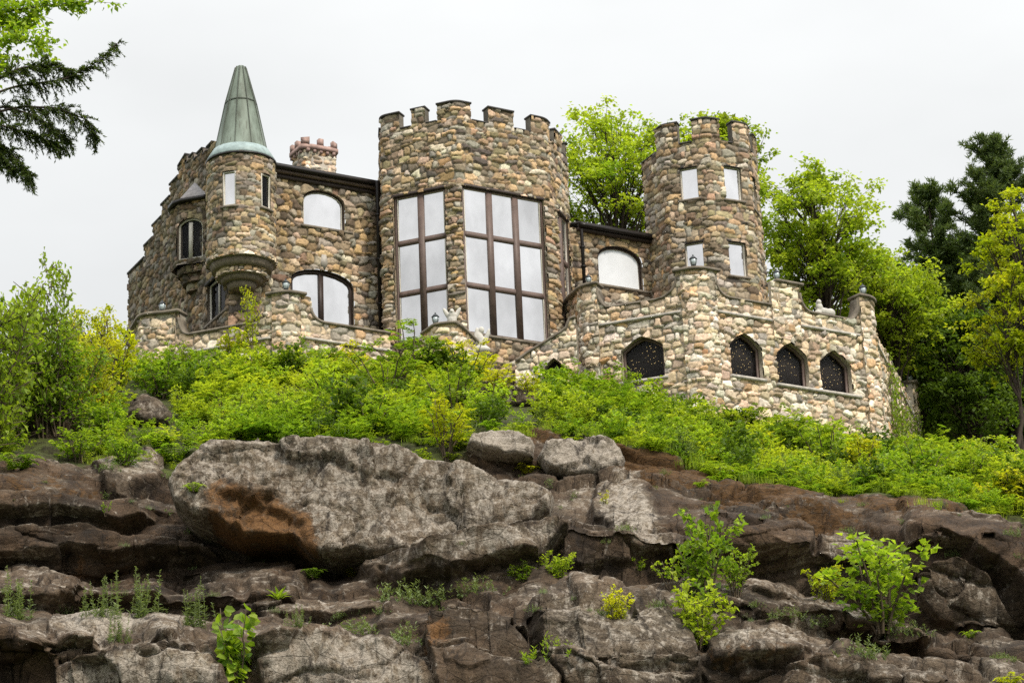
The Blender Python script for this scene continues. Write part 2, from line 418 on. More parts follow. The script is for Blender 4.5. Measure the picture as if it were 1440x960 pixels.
for k, (typ, ys, Ys, n) in enumerate(ROWS):
    y = np.interp(cols, XS, ys); Y = np.interp(cols, XS, Ys)
    if 1 <= k <= 9:
        y = y + 9 * _n1(cols / 55, k) * (1 if k < 9 else .6); Y = Y + .55 * _n1(cols / 80, k + 20)
    conts.append(at(cols, y, Y)); subs.append(int(n * 1.3))
top = conts[-1]
for (dy, dz, n) in ((9, .6, 10), (28, 1.2, 8), (70, 1.0, 6), (190, -22, 6)):
    q = top.copy(); s = (top[:, 1] + dy) / top[:, 1]
    q[:, 0] *= s; q[:, 1] += dy; q[:, 2] += dz; conts.append(q); subs.append(n)
foot = conts[0].copy(); foot[:, 0] *= .72; foot[:, 1] *= .72; foot[:, 2] = -.3
conts = [foot] + conts; subs = [14] + subs
rows, param = [], []
for k in range(len(conts) - 1):
    n = subs[k + 1] if k else 14
    for j in range(n):
        a = j / n; rows.append(conts[k] * (1 - a) + conts[k + 1] * a); param.append(k - 1 + a)
rows.append(conts[-1]); param.append(len(conts) - 2)
G = np.stack(rows); param = np.array(param); NR = len(rows)
# soften the contour joints a little
for _ in range(2):
    G[1:-1] = G[1:-1] * .5 + .25 * (G[2:] + G[:-2])
du = np.gradient(G, axis=1); dv = np.gradient(G, axis=0)
nrm = np.cross(du, dv); nrm /= np.linalg.norm(nrm, axis=2)[..., None] + 1e-9
Pf = G.reshape(-1, 3); pr = np.repeat(param, NC); pxs = np.tile(cols, NR)
rockw = sstep(-1.2, 0, pr) * (1 - sstep(8.9, 9.9, pr))
def in_poly(P, poly):
    x, y = P[:, 0], P[:, 1]; c = np.zeros(len(P), bool); n = len(poly)
    for i in range(n):
        x0, y0 = poly[i]; x1, y1 = poly[(i + 1) % n]
        if y0 == y1: continue
        k = ((y0 > y) != (y1 > y)) & (x < (x1 - x0) * (y - y0) / (y1 - y0) + x0); c ^= k
    return c
def near_poly(P, poly):
    best = np.full(len(P), 1e9); bp = np.zeros((len(P), 2)); n = len(poly)
    for i in range(n):
        a = np.array(poly[i], float); b = np.array(poly[(i + 1) % n], float); ab = b - a
        t = np.clip(((P - a) @ ab) / (ab @ ab + 1e-12), 0, 1); q = a + t[:, None] * ab
        dd = np.linalg.norm(P - q, axis=1); k = dd < best; best[k] = dd[k]; bp[k] = q[k]
    return best, bp
def voro_planes(P, scale, seed):
    """Irregular blocks: every cell has its own set-back and its own slope, so joints between blocks read as breaks."""
    Q = P / np.array(scale); I = np.floor(Q).astype(int)
    best = np.full(len(P), 9e9); sec = best.copy(); off = np.zeros(len(P))
    rg = np.random.default_rng(seed); tab = rg.uniform(-1, 1, (256, 7))
    for a in (-1, 0, 1):
        for b in (-1, 0, 1):
            for c in (-1, 0, 1):
                J = I + np.array([a, b, c]); h = _perm[_perm[_perm[J[:, 0] & 255] + J[:, 1] & 511] + J[:, 2] & 511]
                t = tab[h]; D = Q - (J + .5 + .42 * t[:, :3]); dd = (D * D).sum(1)
                k = dd < best; sec = np.where(k, best, np.minimum(sec, dd)); best = np.where(k, dd, best)
                off = np.where(k, t[:, 3] + (D * t[:, 4:7]).sum(1) * .9, off)
    return off, np.sqrt(sec) - np.sqrt(best)
def layers(P, hw, thick, seed, fx):
    """Beds of rock: each bed is set forward or back by its own slowly varying amount, with a groove at every joint."""
    h = hw / thick + .45 * perlin(np.stack([P[:, 0] * .05, P[:, 1] * .05, hw / thick * .6 + seed], 1)); Lk = np.floor(h); fr = h - Lk
    def off(k): return perlin(np.stack([P[:, 0] * fx + 13.7 * k, P[:, 1] * fx + 3.1 * k, k * 1.37 + seed], 1))
    o = off(Lk) * sstep(0, .10, fr) + off(Lk - 1) * (1 - sstep(0, .10, fr))
    j = np.minimum(fr, 1 - fr)
    return o, (1 - (2 * fr - 1) ** 2) - .6, -np.exp(-(j / .05) ** 2)
def rock_disp(P, amp=1.0):
    wv = np.stack([fbm(P * .22 + k * 11, 4) for k in range(3)], 1)
    hw = P[:, 2] + .30 * P[:, 0] * sstep(-10, 6, P[:, 0]) - .10 * P[:, 1] + .9 * wv[:, 0]
    o1, b1, g1 = layers(P, hw, 1.9, 3.0, .085); o2, b2, g2 = layers(P, hw + .25 * wv[:, 1], .62, 8.0, .16)
    patch = sstep(-.15, .35, perlin(P * .17 + 61))
    v1, e1 = voro_planes(P + 1.1 * wv, (6.5, 5.0, 3.2), 1); v2, e2 = voro_planes(P + .5 * wv, (2.2, 2.0, 1.3), 2)
    crack = -np.exp(-(e1 / .022) ** 2); crack2 = -np.exp(-(e2 / .03) ** 2) * patch
    return amp * (.55 * fbm(P * .14 + 5, 3) + .85 * o1 + .28 * b1 + .22 * g1 + patch * (.30 * o2 + .08 * b2 + .10 * g2) + .35 * v1 + .12 * v2 + .20 * crack + .08 * crack2 + .10 * fbm(P * .9, 4) + .035 * fbm(P * 5, 3))
def solid_disp(P, amp=1.0):
    wv = np.stack([fbm(P * .5 + k * 11, 4) for k in range(3)], 1)
    v1, e1 = voro_planes(P + .6 * wv, (3.2, 2.2, 1.9), 5); v2, e2 = voro_planes(P + .3 * wv, (1.1, 1.0, .8), 6)
    rid = perlin(P * np.array([.5, .5, .3]) + 31); ck = -np.exp(-(rid / .03) ** 2)
    return amp * (.5 * fbm(P * .25 + 3, 3) + .42 * v1 + .12 * v2 + .16 * ck + .14 * fbm(P * 1.3, 4) + .05 * fbm(P * 6, 3))
_q = Pf - np.array([0, 0, CZ]); _z = _q @ Fv
SX = 720 + FPX * (_q @ Rv) / _z; SY = 480 - FPX * (_q @ Uv) / _z
# the outcrop's big slabs: outline, set-forward in metres at the top and bottom edge, paleness (lichen, with lit tops painted in)
SLABS = [
    ([(60, 876), (110, 858), (180, 862), (260, 870), (300, 880), (322, 894), (250, 908), (150, 906), (70, 898)], .1, .5, 1.2),
    ([(82, 960), (100, 925), (150, 908), (230, 902), (290, 908), (322, 925), (335, 990), (80, 990)], .9, .3, 1.0),
    ([(-60, 880), (0, 878), (60, 905), (88, 940), (76, 990), (-60, 990)], .5, .2, -.3),
    ([(372, 990), (365, 908), (400, 890), (470, 888), (540, 905), (600, 930), (625, 962), (620, 990)], .8, .2, 1.05),
    ([(585, 884), (600, 856), (650, 852), (720, 868), (745, 900), (772, 960), (770, 990), (622, 990), (602, 930)], 1.1, .8, .05),
    ([(725, 868), (742, 872), (760, 910), (790, 960), (785, 990), (760, 990), (748, 930)], .9, .8, 1.2),
    ([(742, 852), (790, 832), (860, 836), (930, 846), (966, 872), (986, 930), (975, 990), (800, 990), (762, 930)], 1.2, .6, .5),
    ([(986, 908), (1060, 874), (1120, 869), (1190, 881), (1206, 906), (1150, 926), (1060, 932), (1000, 938)], 1.0, .4, .6),
    ([(1078, 990), (1100, 938), (1180, 916), (1260, 926), (1330, 940), (1420, 946), (1470, 990)], .9, .3, .3),
    ([(1028, 812), (1100, 822), (1180, 850), (1260, 876), (1332, 902), (1300, 916), (1200, 892), (1100, 857), (1040, 836)], .5, .9, .85),
    ([(1288, 800), (1340, 790), (1380, 810), (1420, 860), (1442, 892), (1380, 898), (1320, 882), (1288, 850)], 1.0, .4, .3),
    ([(1262, 708), (1340, 716), (1440, 735), (1520, 748), (1520, 870), (1440, 850), (1390, 800), (1330, 776), (1268, 762)], .6, 1.5, -.6),
    ([(1150, 737), (1190, 728), (1236, 740), (1242, 790), (1202, 806), (1154, 790)], .5, .5, .8),
    ([(890, 668), (960, 692), (1060, 716), (1150, 736), (1148, 786), (1050, 790), (940, 752), (888, 722)], .4, 1.1, -.35),
    ([(828, 682), (870, 668), (920, 690), (945, 740), (962, 790), (900, 780), (850, 742), (830, 712)], .9, .5, .9),
    ([(780, 728), (830, 716), (880, 750), (900, 790), (830, 802), (780, 792)], .5, .4, -.1),
    ([(470, 806), (530, 793), (600, 772), (690, 747), (775, 727), (800, 745), (765, 792), (640, 818), (520, 820)], 1.3, .9, .6),
    ([(640, 770), (700, 750), (740, 755), (760, 790), (700, 812), (640, 806)], .5, .3, 1.0),
    ([(-60, 690), (100, 688), (190, 700), (226, 730), (180, 746), (80, 726), (-60, 732)], .3, .9, -.2),
    ([(-60, 744), (120, 737), (200, 760), (300, 778), (330, 800), (200, 792), (100, 782), (-60, 792)], .3, .9, -.4),
    ([(-60, 812), (60, 800), (150, 826), (240, 840), (240, 856), (120, 850), (-60, 852)], .3, .8, .1),
    ([(240, 792), (330, 778), (440, 802), (425, 832), (320, 832), (250, 822)], .2, .5, -.5),
    ([(330, 850), (400, 838), (470, 835), (560, 832), (590, 850), (480, 868), (380, 872)], .2, .6, .5),
    ([(120, 650), (230, 655), (240, 690), (150, 690)], .3, .6, .6),
    ([(1040, 690), (1120, 705), (1180, 722), (1160, 735), (1060, 714)], .3, .6, -.1)]
slab = np.zeros(len(Pf)); slab_l = np.full(len(Pf), np.nan); slab_e = np.zeros(len(Pf))
_wx = 9 * fbm(Pf * .55 + 3, 4); _wy = 7 * fbm(Pf * .55 + 43, 4)
for (pl, ht, hb, lv) in SLABS:
    pa = np.array(pl, float); lo, hi = pa.min(0) - 12, pa.max(0) + 12
    k = np.where((SX > lo[0]) & (SX < hi[0]) & (SY > lo[1]) & (SY < hi[1]))[0]; Q = np.stack([SX[k] + _wx[k], SY[k] + _wy[k]], 1)
    ins = in_poly(Q, pl); k, Q = k[ins], Q[ins]; dd, _ = near_poly(Q, pl); pf_ = sstep(0, 8, dd)
    ky = np.clip((Q[:, 1] - lo[1] - 12) / (hi[1] - lo[1] - 24), 0, 1); slab[k] = np.maximum(slab[k], (ht + (hb - ht) * ky) * pf_); wb = sstep(2, 26, dd); slab_l[k] = lv * wb + np.where(np.isnan(slab_l[k]), .1, slab_l[k]) * (1 - wb)
d = rock_disp(Pf, .62) * rockw + (1 - rockw) * .12 * fbm(Pf * .5, 3) * sstep(8, 9, pr)
Pd = Pf + nrm.reshape(-1, 3) * d[:, None] + np.array([0, -.95, .12]) * (slab * rockw)[:, None]
ii = np.arange(NR * NC).reshape(NR, NC)
quads = np.stack([ii[:-1, :-1], ii[:-1, 1:], ii[1:, 1:], ii[1:, :-1]], -1).reshape(-1, 4)
nz = fbm(Pf * .35 + 3, 4)
soil = sstep(8.75, 9.35, pr + .35 * nz + 1.1 * np.exp(-((pxs - 440) / 210) ** 4) + .55 * (1 - sstep(180, 300, pxs)))
def blob(px0, py0, rx, ry):
    q = Pf - np.array([0, 0, CZ]); z = q @ Fv
    X = 720 + FPX * (q @ Rv) / z; Yp = 480 - FPX * (q @ Uv) / z
    return np.exp(-(((X - px0) / rx) ** 2 + ((Yp - py0) / ry) ** 2))
moss = np.zeros(len(Pf))
for (bx, by, rx, ry, a) in ((960, 662, 95, 26, 1.0), (760, 600, 70, 16, .9), (1080, 700, 90, 16, .8), (1150, 730, 70, 14, .6), (880, 640, 40, 22, .8), (60, 690, 90, 20, .4), (400, 640, 260, 14, .5), (1290, 712, 140, 10, .6)):
    moss = np.maximum(moss, 1.25 * a * blob(bx, by, rx * 1.15, ry * 1.2))
lich_toplight = np.full(len(Pf), .12)
for (bx, by, rx, ry, a) in ((150, 890, 170, 26, .9), (480, 915, 150, 30, .8), (690, 785, 110, 30, .8), (880, 700, 90, 30, .9), (1190, 770, 45, 45, .9), (900, 890, 170, 60, .5), (720, 910, 30, 50, .8), (1120, 880, 120, 30, .5), (1120, 780, 25, 40, .7), (690, 620, 60, 20, 1.0), (150, 660, 60, 12, .9), (1150, 830, 110, 20, .5), (1370, 840, 60, 30, .4)):
    lich_toplight = np.maximum(lich_toplight, a * blob(bx, by, rx, ry))
for (bx, by, rx, ry, a) in ((120, 740, 190, 70, .6), (1360, 770, 110, 45, .7), (340, 800, 120, 40, .6), (1080, 730, 90, 25, .3)):
    lich_toplight -= a * blob(bx, by, rx, ry)
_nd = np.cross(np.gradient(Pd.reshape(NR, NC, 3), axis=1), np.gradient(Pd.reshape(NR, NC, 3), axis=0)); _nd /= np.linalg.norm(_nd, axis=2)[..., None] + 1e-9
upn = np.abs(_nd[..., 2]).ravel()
lich_toplight = np.where(np.isnan(slab_l), lich_toplight * .6, slab_l * .85 + .1)
lich_toplight += .45 * sstep(.6, .95, upn) * sstep(-.35, .35, fbm(Pd * .6 + 7, 3))  # upward faces paled: light from above painted in along with the lichen
rust = .7 * blob(620, 900, 30, 30) * (nz > -.2) + .5 * blob(1040, 930, 60, 20) + .4 * blob(120, 800, 60, 30) + .35 * blob(420, 745, 60, 20)
hill_me = make_mesh('hillside', Pd, quads, {'soil': soil, 'moss': moss, 'lich_toplight': lich_toplight, 'rust': np.clip(rust, 0, 1)}, smooth=True)
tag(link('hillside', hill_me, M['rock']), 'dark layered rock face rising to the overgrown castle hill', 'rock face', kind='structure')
Gd = Pd.reshape(NR, NC, 3)

bvhs = [BVHTree.FromPolygons([tuple(v) for v in Pd.tolist()], quads.tolist())]
CAMV = Vector((0, 0, CZ))
def drop(px, py, use=None):
    """Where the sight line of a photo pixel meets the rock or the hill."""
    dirv = Vector(ray(px, py)).normalized(); best = None
    for b in (bvhs if use is None else bvhs[:use]):
        h = b.ray_cast(CAMV, dirv)
        if h[0] is not None and (best is None or h[3] < best[1]): best = (h[0], h[3])
    return np.array(best[0]) if best else at(px, py, 92)

# ------------------------------------------------------------------ boulders
def boulder(name, outline, Y, thick, label, fs=2.6, lean=.3, rnd=.8, g=.07, amp=.5, lich_v=.7, rust_poly=None, moss_top=0.0, back=None, seed=0):
    o3 = np.array([at(x, y, Y) for x, y in outline]); poly = o3[:, [0, 2]]
    lo, hi = poly.min(0) - g, poly.max(0) + g
    nx, nz_ = int((hi[0] - lo[0]) / g) + 2, int((hi[1] - lo[1]) / g) + 2
    X, Z = np.meshgrid(lo[0] + np.arange(nx) * g, lo[1] + np.arange(nz_) * g); P = np.stack([X.ravel(), Z.ravel()], 1)
    cen = np.stack([(X[:-1, :-1] + g / 2).ravel(), (Z[:-1, :-1] + g / 2).ravel()], 1); keep = in_poly(cen, poly)
    idx = np.arange(nx * nz_).reshape(nz_, nx)
    q = np.stack([idx[:-1, :-1], idx[:-1, 1:], idx[1:, 1:], idx[1:, :-1]], -1).reshape(-1, 4)[keep]
    cnt = np.bincount(q.ravel(), minlength=len(P)); edge = (cnt > 0) & (cnt < 4)
    dist, bp = near_poly(P, poly); P = np.where(edge[:, None], bp, P); dist[edge] = 0
    t = np.clip(dist / rnd, 0, 1); prof = np.sqrt(np.clip(1 - (1 - t) ** 2, 0, 1))
    used = cnt > 0; mp_ = -np.ones(len(P), int); mp_[used] = np.arange(used.sum())
    P, prof, e = P[used], prof[used], edge[used]; qf = mp_[q]
    tilt = (P[:, 1] - P[:, 1].min()) * lean
    fr = np.stack([P[:, 0], Y + tilt - thick * prof, P[:, 1]], 1)
    dsp = solid_disp(fr * fs + seed * 13.7, amp)
    fr[:, 1] -= dsp * np.clip(prof * 1.3, 0, 1); fr[:, 2] += .25 * dsp * prof
    bk = np.stack([P[:, 0], Y + tilt + (back or thick) * prof, P[:, 1]], 1)
    n = len(fr); inner = ~e; bmap = np.arange(n); bmap[inner] = n + np.arange(inner.sum())
    V = np.concatenate([fr, bk[inner]]); Fq = np.concatenate([qf, bmap[qf][:, ::-1]])
    lc = np.full(len(V), lich_v); rs = np.zeros(len(V)); ms = np.zeros(len(V))
    if rust_poly is not None:
        rp = np.array([at(x, y, Y) for x, y in rust_poly])[:, [0, 2]]
        dd, _ = near_poly(V[:, [0, 2]], rp); ins = in_poly(V[:, [0, 2]], rp)
        rs = np.where(ins, 1, np.clip(1 - dd / .5, 0, 1)) * .8; lc = lc * (1 - rs)
        V[:len(fr), 1] += .38 * sstep(0, .35, np.where(ins, dd, 0))[:len(fr)]
    if moss_top: ms = moss_top * sstep(hi[1] - .5, hi[1] - .1, V[:, 2])
    me = make_mesh(name, V, Fq, {'lich_toplight': lc, 'rust': rs, 'moss': ms, 'soil': np.zeros(len(V))}, smooth=True)
    o = link(name, me, M['rock']); tag(o, label, 'boulder')
    bvhs.append(BVHTree.FromPolygons([tuple(v) for v in V.tolist()], Fq.tolist()))
    return o
boulder('boulder', [(236, 690), (246, 660), (272, 628), (292, 612), (345, 606), (392, 612), (440, 607), (505, 618), (556, 618), (598, 640), (660, 650), (700, 672), (752, 676), (780, 696), (776, 728), (752, 748), (700, 768), (640, 785), (600, 795), (560, 800), (530, 803), (500, 796), (470, 800), (440, 790), (415, 768), (375, 766), (340, 768), (305, 752), (270, 738), (245, 716)],
        69.0, 1.25, 'huge pale grey lichened slab with an orange patch jutting over a dark gap', fs=1.0, lean=.30, rnd=.24, amp=.75, lich_v=.72,
        rust_poly=[(308, 702), (330, 695), (372, 708), (410, 725), (436, 742), (440, 782), (415, 768), (375, 764), (340, 766), (312, 750)], back=3.5, seed=1)
boulder('boulder', [(754, 640), (765, 622), (800, 612), (845, 612), (872, 622), (880, 645), (872, 668), (840, 676), (800, 672), (770, 664)], 74.0, .9,
        'rounded light grey rock with white streaks below the moss right of centre', lean=.45, rnd=.2, amp=.42, lich_v=1.25, back=1.8, seed=2)
boulder('boulder', [(655, 628), (662, 606), (690, 600), (730, 604), (752, 622), (750, 646), (715, 648), (680, 644)], 74.4, .8,
        'whitish flat rock just right of the yellow bush above the big slab', lean=.45, rnd=.18, amp=.4, lich_v=1.3, back=1.6, seed=3)
boulder('boulder', [(670, 560), (676, 540), (700, 532), (735, 545), (762, 562), (764, 578), (735, 578), (700, 572)], 84.5, .8,
        'grey slanting rock poking out of the brush below the stairs', lean=.5, rnd=.25, amp=.4, lich_v=.45, back=1.5, seed=4)
boulder('boulder', [(178, 590), (182, 560), (198, 545), (222, 556), (244, 582), (238, 600), (205, 604)], 80.5, .7,
        'smooth brown-grey boulder among the bushes below the left pier', lean=.5, rnd=.3, amp=.3, lich_v=.4, back=1.3, seed=5)
boulder('boulder', [(30, 640), (36, 590), (52, 570), (88, 566), (108, 582), (104, 620), (90, 660)], 78.0, .7,
        'dark rock wrapped in bushes at the far left', lean=.35, rnd=.5, amp=.25, lich_v=.1, back=1.5, seed=6)
boulder('boulder', [(185, 665), (190, 632), (208, 622), (228, 640), (230, 672), (208, 684)], 74.6, .5,
        'small grey-brown rock beside the left end of the big slab', lean=.3, rnd=.4, amp=.2, lich_v=.6, back=1.2, seed=7)
boulder('boulder', [(110, 680), (118, 660), (140, 652), (160, 660), (166, 682), (140, 690)], 73.6, .5,
        'low pale-topped rock on the edge of the dark face at the left', lean=.3, rnd=.35, amp=.18, lich_v=.9, back=1.2, seed=8)
boulder('boulder', [(996, 672), (1002, 656), (1022, 652), (1046, 668), (1050, 682), (1020, 684)], 76.5, .5,
        'small whitish rock in the brown moss under the right terrace', lean=.35, rnd=.35, amp=.15, lich_v=1.0, back=1.2, seed=9)

# ------------------------------------------------------------------ masonry
class Wall:
    """A vertical wall surface along a plan path (left to right as seen from outside)."""
    def __init__(s, pts, r=.22):
        pts = [np.array(p, float) for p in pts]; out = [pts[0]]
        for i in range(1, len(pts) - 1):
            a, b, c = pts[i - 1], pts[i], pts[i + 1]
            d0 = (a - b) / np.linalg.norm(a - b); d1 = (c - b) / np.linalg.norm(c - b)
            rr = min(r, .45 * np.linalg.norm(a - b), .45 * np.linalg.norm(c - b))
            for t in np.linspace(0, 1, 6): out.append((1 - t) ** 2 * (b + d0 * rr) + 2 * t * (1 - t) * b + t * t * (b + d1 * rr))
        out.append(pts[-1]); s.p = np.array(out)
        sg = np.diff(s.p, axis=0); ln = np.linalg.norm(sg, axis=1); s.u = np.concatenate([[0], np.cumsum(ln)]); s.len = s.u[-1]
        tg = sg / ln[:, None]; nn = np.stack([tg[:, 1], -tg[:, 0]], 1)
        vn = np.concatenate([[nn[0]], nn[:-1] + nn[1:], [nn[-1]]]); s.n = vn / np.linalg.norm(vn, axis=1)[:, None]
        s.closed = False
    def P(s, u, z, off=0.0):
        u = np.asarray(u, float); z = np.broadcast_to(np.asarray(z, float), u.shape); off = np.broadcast_to(np.asarray(off, float), u.shape)
        x = np.interp(u, s.u, s.p[:, 0]); y = np.interp(u, s.u, s.p[:, 1])
        nx = np.interp(u, s.u, s.n[:, 0]); ny = np.interp(u, s.u, s.n[:, 1]); l = np.sqrt(nx * nx + ny * ny); nx, ny = nx / l, ny / l
        e = np.where(u < 0, u, np.where(u > s.len, u - s.len, 0))    # run straight on past the ends
        t0 = (s.p[1] - s.p[0]) / s.u[1]; t1 = (s.p[-1] - s.p[-2]) / (s.u[-1] - s.u[-2])
        x = x + np.where(u < 0, e * t0[0], np.where(u > s.len, e * t1[0], 0)); y = y + np.where(u < 0, e * t0[1], np.where(u > s.len, e * t1[1], 0))
        return np.stack([x + nx * off, y + ny * off, z], -1)
    def uof(s, q):
        q = np.asarray(q[:2], float); best = (1e9, 0)
        for i in range(len(s.p) - 1):
            a, b = s.p[i], s.p[i + 1]; ab = b - a; t = float(np.clip((q - a) @ ab / (ab @ ab), 0, 1)); d = np.linalg.norm(q - a - t * ab)
            if d < best[0]: best = (d, s.u[i] + t * (s.u[i + 1] - s.u[i]))
        return best[1]
class Face:
    """One flat stretch of a wall, read from photo pixels."""
    def __init__(s, wall, A, psi): s.w, s.A, s.psi = wall, A, psi
    def uz(s, px, py):
        h = hit(s.A, s.psi, px, py); return (s.w.uof(h), h[2])

PAL_HOUSE = [((.31, .225, .14), 3.4), ((.24, .20, .155), 3.2), ((.27, .25, .22), 2.6), ((.15, .115, .085), 2.2), ((.24, .205, .13), 2.2), ((.35, .24, .13), .8), ((.38, .29, .22), 1.2), ((.42, .38, .31), 1.0), ((.115, .10, .09), .9), ((.27, .185, .135), .6)]
PAL_TERR = [((.38, .30, .22), 3), ((.38, .35, .30), 3), ((.46, .385, .30), 3), ((.29, .24, .18), 1.5), ((.47, .365, .295), 1.8), ((.42, .29, .18), .9), ((.53, .49, .44), 1.9), ((.25, .23, .21), .7), ((.37, .22, .12), .3)]
def stones(u, v, h, w, seed, pal):
    """Nearest two stones of an irregular coursed fieldstone wall: returns relief 0..1, mortar 0..1, colour, a random number per stone."""
    rg = np.random.default_rng(seed)
    sc = np.stack([u / 1.6, v / 1.1, np.full_like(u, seed * 3.1)], 1)
    vv = v + .13 * perlin(sc) + .05 * perlin(sc * 3.1 + 9); uu = u + .06 * perlin(sc * 2.3 + 40)
    r = np.floor(vv / h).astype(int); r0, r1 = r.min() - 1, r.max() + 1
    F1 = np.full(len(u), 9.0); F2 = np.full(len(u), 9.0); I1 = np.zeros(len(u), int)
    cols_, rnd = [], []
    pc = np.array([p[0] for p in pal]); pw = np.array([p[1] for p in pal]); pw = pw / pw.sum()
    order = np.argsort(r, kind='stable'); rs = r[order]; base = 0
    for k in range(r0, r1 + 1):
        x = uu.min() - 1 + rg.uniform(0, w); cs, aw = [], []
        while x < uu.max() + 1:
            ww = w * (rg.uniform(.45, 1.3) if rg.uniform() < .8 else rg.uniform(1.3, 2.0)); cs.append(x + ww / 2); aw.append(ww / 2); x += ww
        cs, aw = np.array(cs), np.array(aw); n = len(cs)
        cv = (k + .5) * h + rg.normal(0, .17 * h, n); bh = h * .5 * rg.uniform(.7, 1.5, n)
        c = pc[rg.choice(len(pal), n, p=pw)] * rg.uniform(.58, 1.42, n)[:, None] * (1 + rg.normal(0, .022, (n, 3)))
        dead = rg.uniform(size=n) < .15; bh = np.where(dead, bh * .35, bh)
        cols_.append(c); rnd.append(rg.uniform(-1, 1, n))
        lo, hi = np.searchsorted(rs, k - 1, 'left'), np.searchsorted(rs, k + 1, 'right'); sel = order[lo:hi]
        if len(sel):
            j = np.clip(np.searchsorted(cs, uu[sel]), 1, n - 1)
            for o in (-2, -1, 0, 1):
                jj = np.clip(j + o, 0, n - 1)
                dd = (np.abs((uu[sel] - cs[jj]) / aw[jj]) ** 2.6 + np.abs((vv[sel] - cv[jj]) / bh[jj]) ** 2.6) ** (1 / 2.6)
                idn = base + jj; same = idn == I1[sel]
                f1, f2, i1 = F1[sel], F2[sel], I1[sel]
                closer = dd < f1
                f2 = np.where(closer, f1, np.where(same, f2, np.minimum(f2, dd))); i1 = np.where(closer, idn, i1); f1 = np.where(closer, dd, f1)
                F1[sel], F2[sel], I1[sel] = f1, f2, i1
        base += n
    colr = np.concatenate(cols_)[I1]; rn = np.concatenate(rnd)[I1]; e = F2 - F1
    nz = .06 * perlin(np.stack([u * 7, v * 7, 0 * u + seed], 1))
    rel = sstep(.03, .55, e + nz); mort = 1 - sstep(.09, .20, e + nz)
    return rel, mort, colr, rn
def stone_sheet(mb, wall, u0, u1, z0, z1, holes=(), top=None, g=.047, seed=1, h=.27, w=.38, pal=PAL_HOUSE, relief=.085, off=0.0, taper=None):
    nu, nv = int(math.ceil((u1 - u0) / g)), int(math.ceil((z1 - z0) / g))
    us, zs = np.linspace(u0, u1, nu + 1), np.linspace(z0, z1, nv + 1)
    Ug, Zg = np.meshgrid(us, zs); P = np.stack([Ug.ravel(), Zg.ravel()], 1)
    cen = np.stack([((Ug[:-1, :-1] + Ug[1:, 1:]) / 2).ravel(), ((Zg[:-1, :-1] + Zg[1:, 1:]) / 2).ravel()], 1)
    keep = np.ones(len(cen), bool)
    for hp in holes: keep &= ~in_poly(cen, hp)
    if top is not None:
        tp = np.array(top, float); keep &= cen[:, 1] < np.interp(cen[:, 0], tp[:, 0] + np.arange(len(tp)) * 1e-6, tp[:, 1])
    idx = np.arange((nu + 1) * (nv + 1)).reshape(nv + 1, nu + 1)
    q = np.stack([idx[:-1, :-1], idx[:-1, 1:], idx[1:, 1:], idx[1:, :-1]], -1).reshape(-1, 4)[keep]
    cnt = np.bincount(q.ravel(), minlength=len(P))
    bnd = (cnt > 0) & (cnt < 4); ir = (P[:, 0] > u0 + 1e-6) & (P[:, 0] < u1 - 1e-6) & (P[:, 1] > z0 + 1e-6) & (P[:, 1] < z1 - 1e-6)
    polys = [list(hp) for hp in holes]
    if top is not None: polys.append([tuple(p) for p in top] + [(top[-1][0], top[-1][1] + 50), (top[0][0], top[0][1] + 50)])
    bi = np.where(bnd & ir)[0]
    if len(polys) and len(bi):
        bd = np.full(len(bi), 1e9); bq = P[bi].copy()
        for hp in polys:
            dd, qq = near_poly(P[bi], hp); k = dd < bd; bd[k] = dd[k]; bq[k] = qq[k]
        k = bd < g * 1.6; P[bi[k]] = bq[k]
    used = cnt > 0; mp_ = -np.ones(len(P), int); mp_[used] = np.arange(used.sum()); P = P[used]; q = mp_[q]
    rel, mort, colr, rn = stones(P[:, 0] + seed * 11.3, P[:, 1], h, w, seed, pal)
    dsp = off + relief * (rel * (1 + .35 * rn) + .25 * rn * (1 - mort)) + .02 * perlin(np.stack([P[:, 0] * 2, P[:, 1] * 2, 0 * P[:, 0] + seed], 1))
    V = wall.P(P[:, 0], P[:, 1], dsp)
    mb.add(V, q, col=colr, mort=mort)
def plain(mb, v, f, col=(.3, .26, .21), m=1.0):
    mb.add(v, f, col=np.tile(np.array(col), (len(v), 1)), mort=np.full(len(v), m))
def reveal(mb, wall, poly, a=.05, b=-.30, col=(.22, .18, .14), closed=True):
    pu = np.array(poly, float); n = len(pu)
    V = np.concatenate([wall.P(pu[:, 0], pu[:, 1], a), wall.P(pu[:, 0], pu[:, 1], b)])
    rng_ = range(n if closed else n - 1)
    plain(mb, V, [(i, n + i, n + (i + 1) % n, (i + 1) % n) for i in rng_], col, .55)
def sweep(wall, line, o0, o1, t, dens=.3):
    """A slab of thickness t lying under the (u,z) line, from offset o0 (outer) to o1 (inner)."""
    ln = [np.array(line[0], float)]
    for p in line[1:]:
        p = np.array(p, float); k = max(1, int(np.linalg.norm(p - ln[-1]) / dens)); a = ln[-1]
        ln += [a + (p - a) * j / k for j in range(1, k + 1)]
    ln = np.array(ln); tg = np.gradient(ln, axis=0); tg /= np.linalg.norm(tg, axis=1)[:, None] + 1e-9
    nn = np.stack([-tg[:, 1], tg[:, 0]], 1); lo = ln - nn * t
    V = np.stack([wall.P(ln[:, 0], ln[:, 1], o0), wall.P(ln[:, 0], ln[:, 1], o1), wall.P(lo[:, 0], lo[:, 1], o1), wall.P(lo[:, 0], lo[:, 1], o0)], 1).reshape(-1, 3)
    n = len(ln); f = [(4 * i + k, 4 * i + 4 + k, 4 * i + 4 + (k + 1) % 4, 4 * i + (k + 1) % 4) for i in range(n - 1) for k in range(4)]
    f += [(0, 1, 2, 3), (4 * n - 1, 4 * n - 2, 4 * n - 3, 4 * n - 4)]
    return V, f
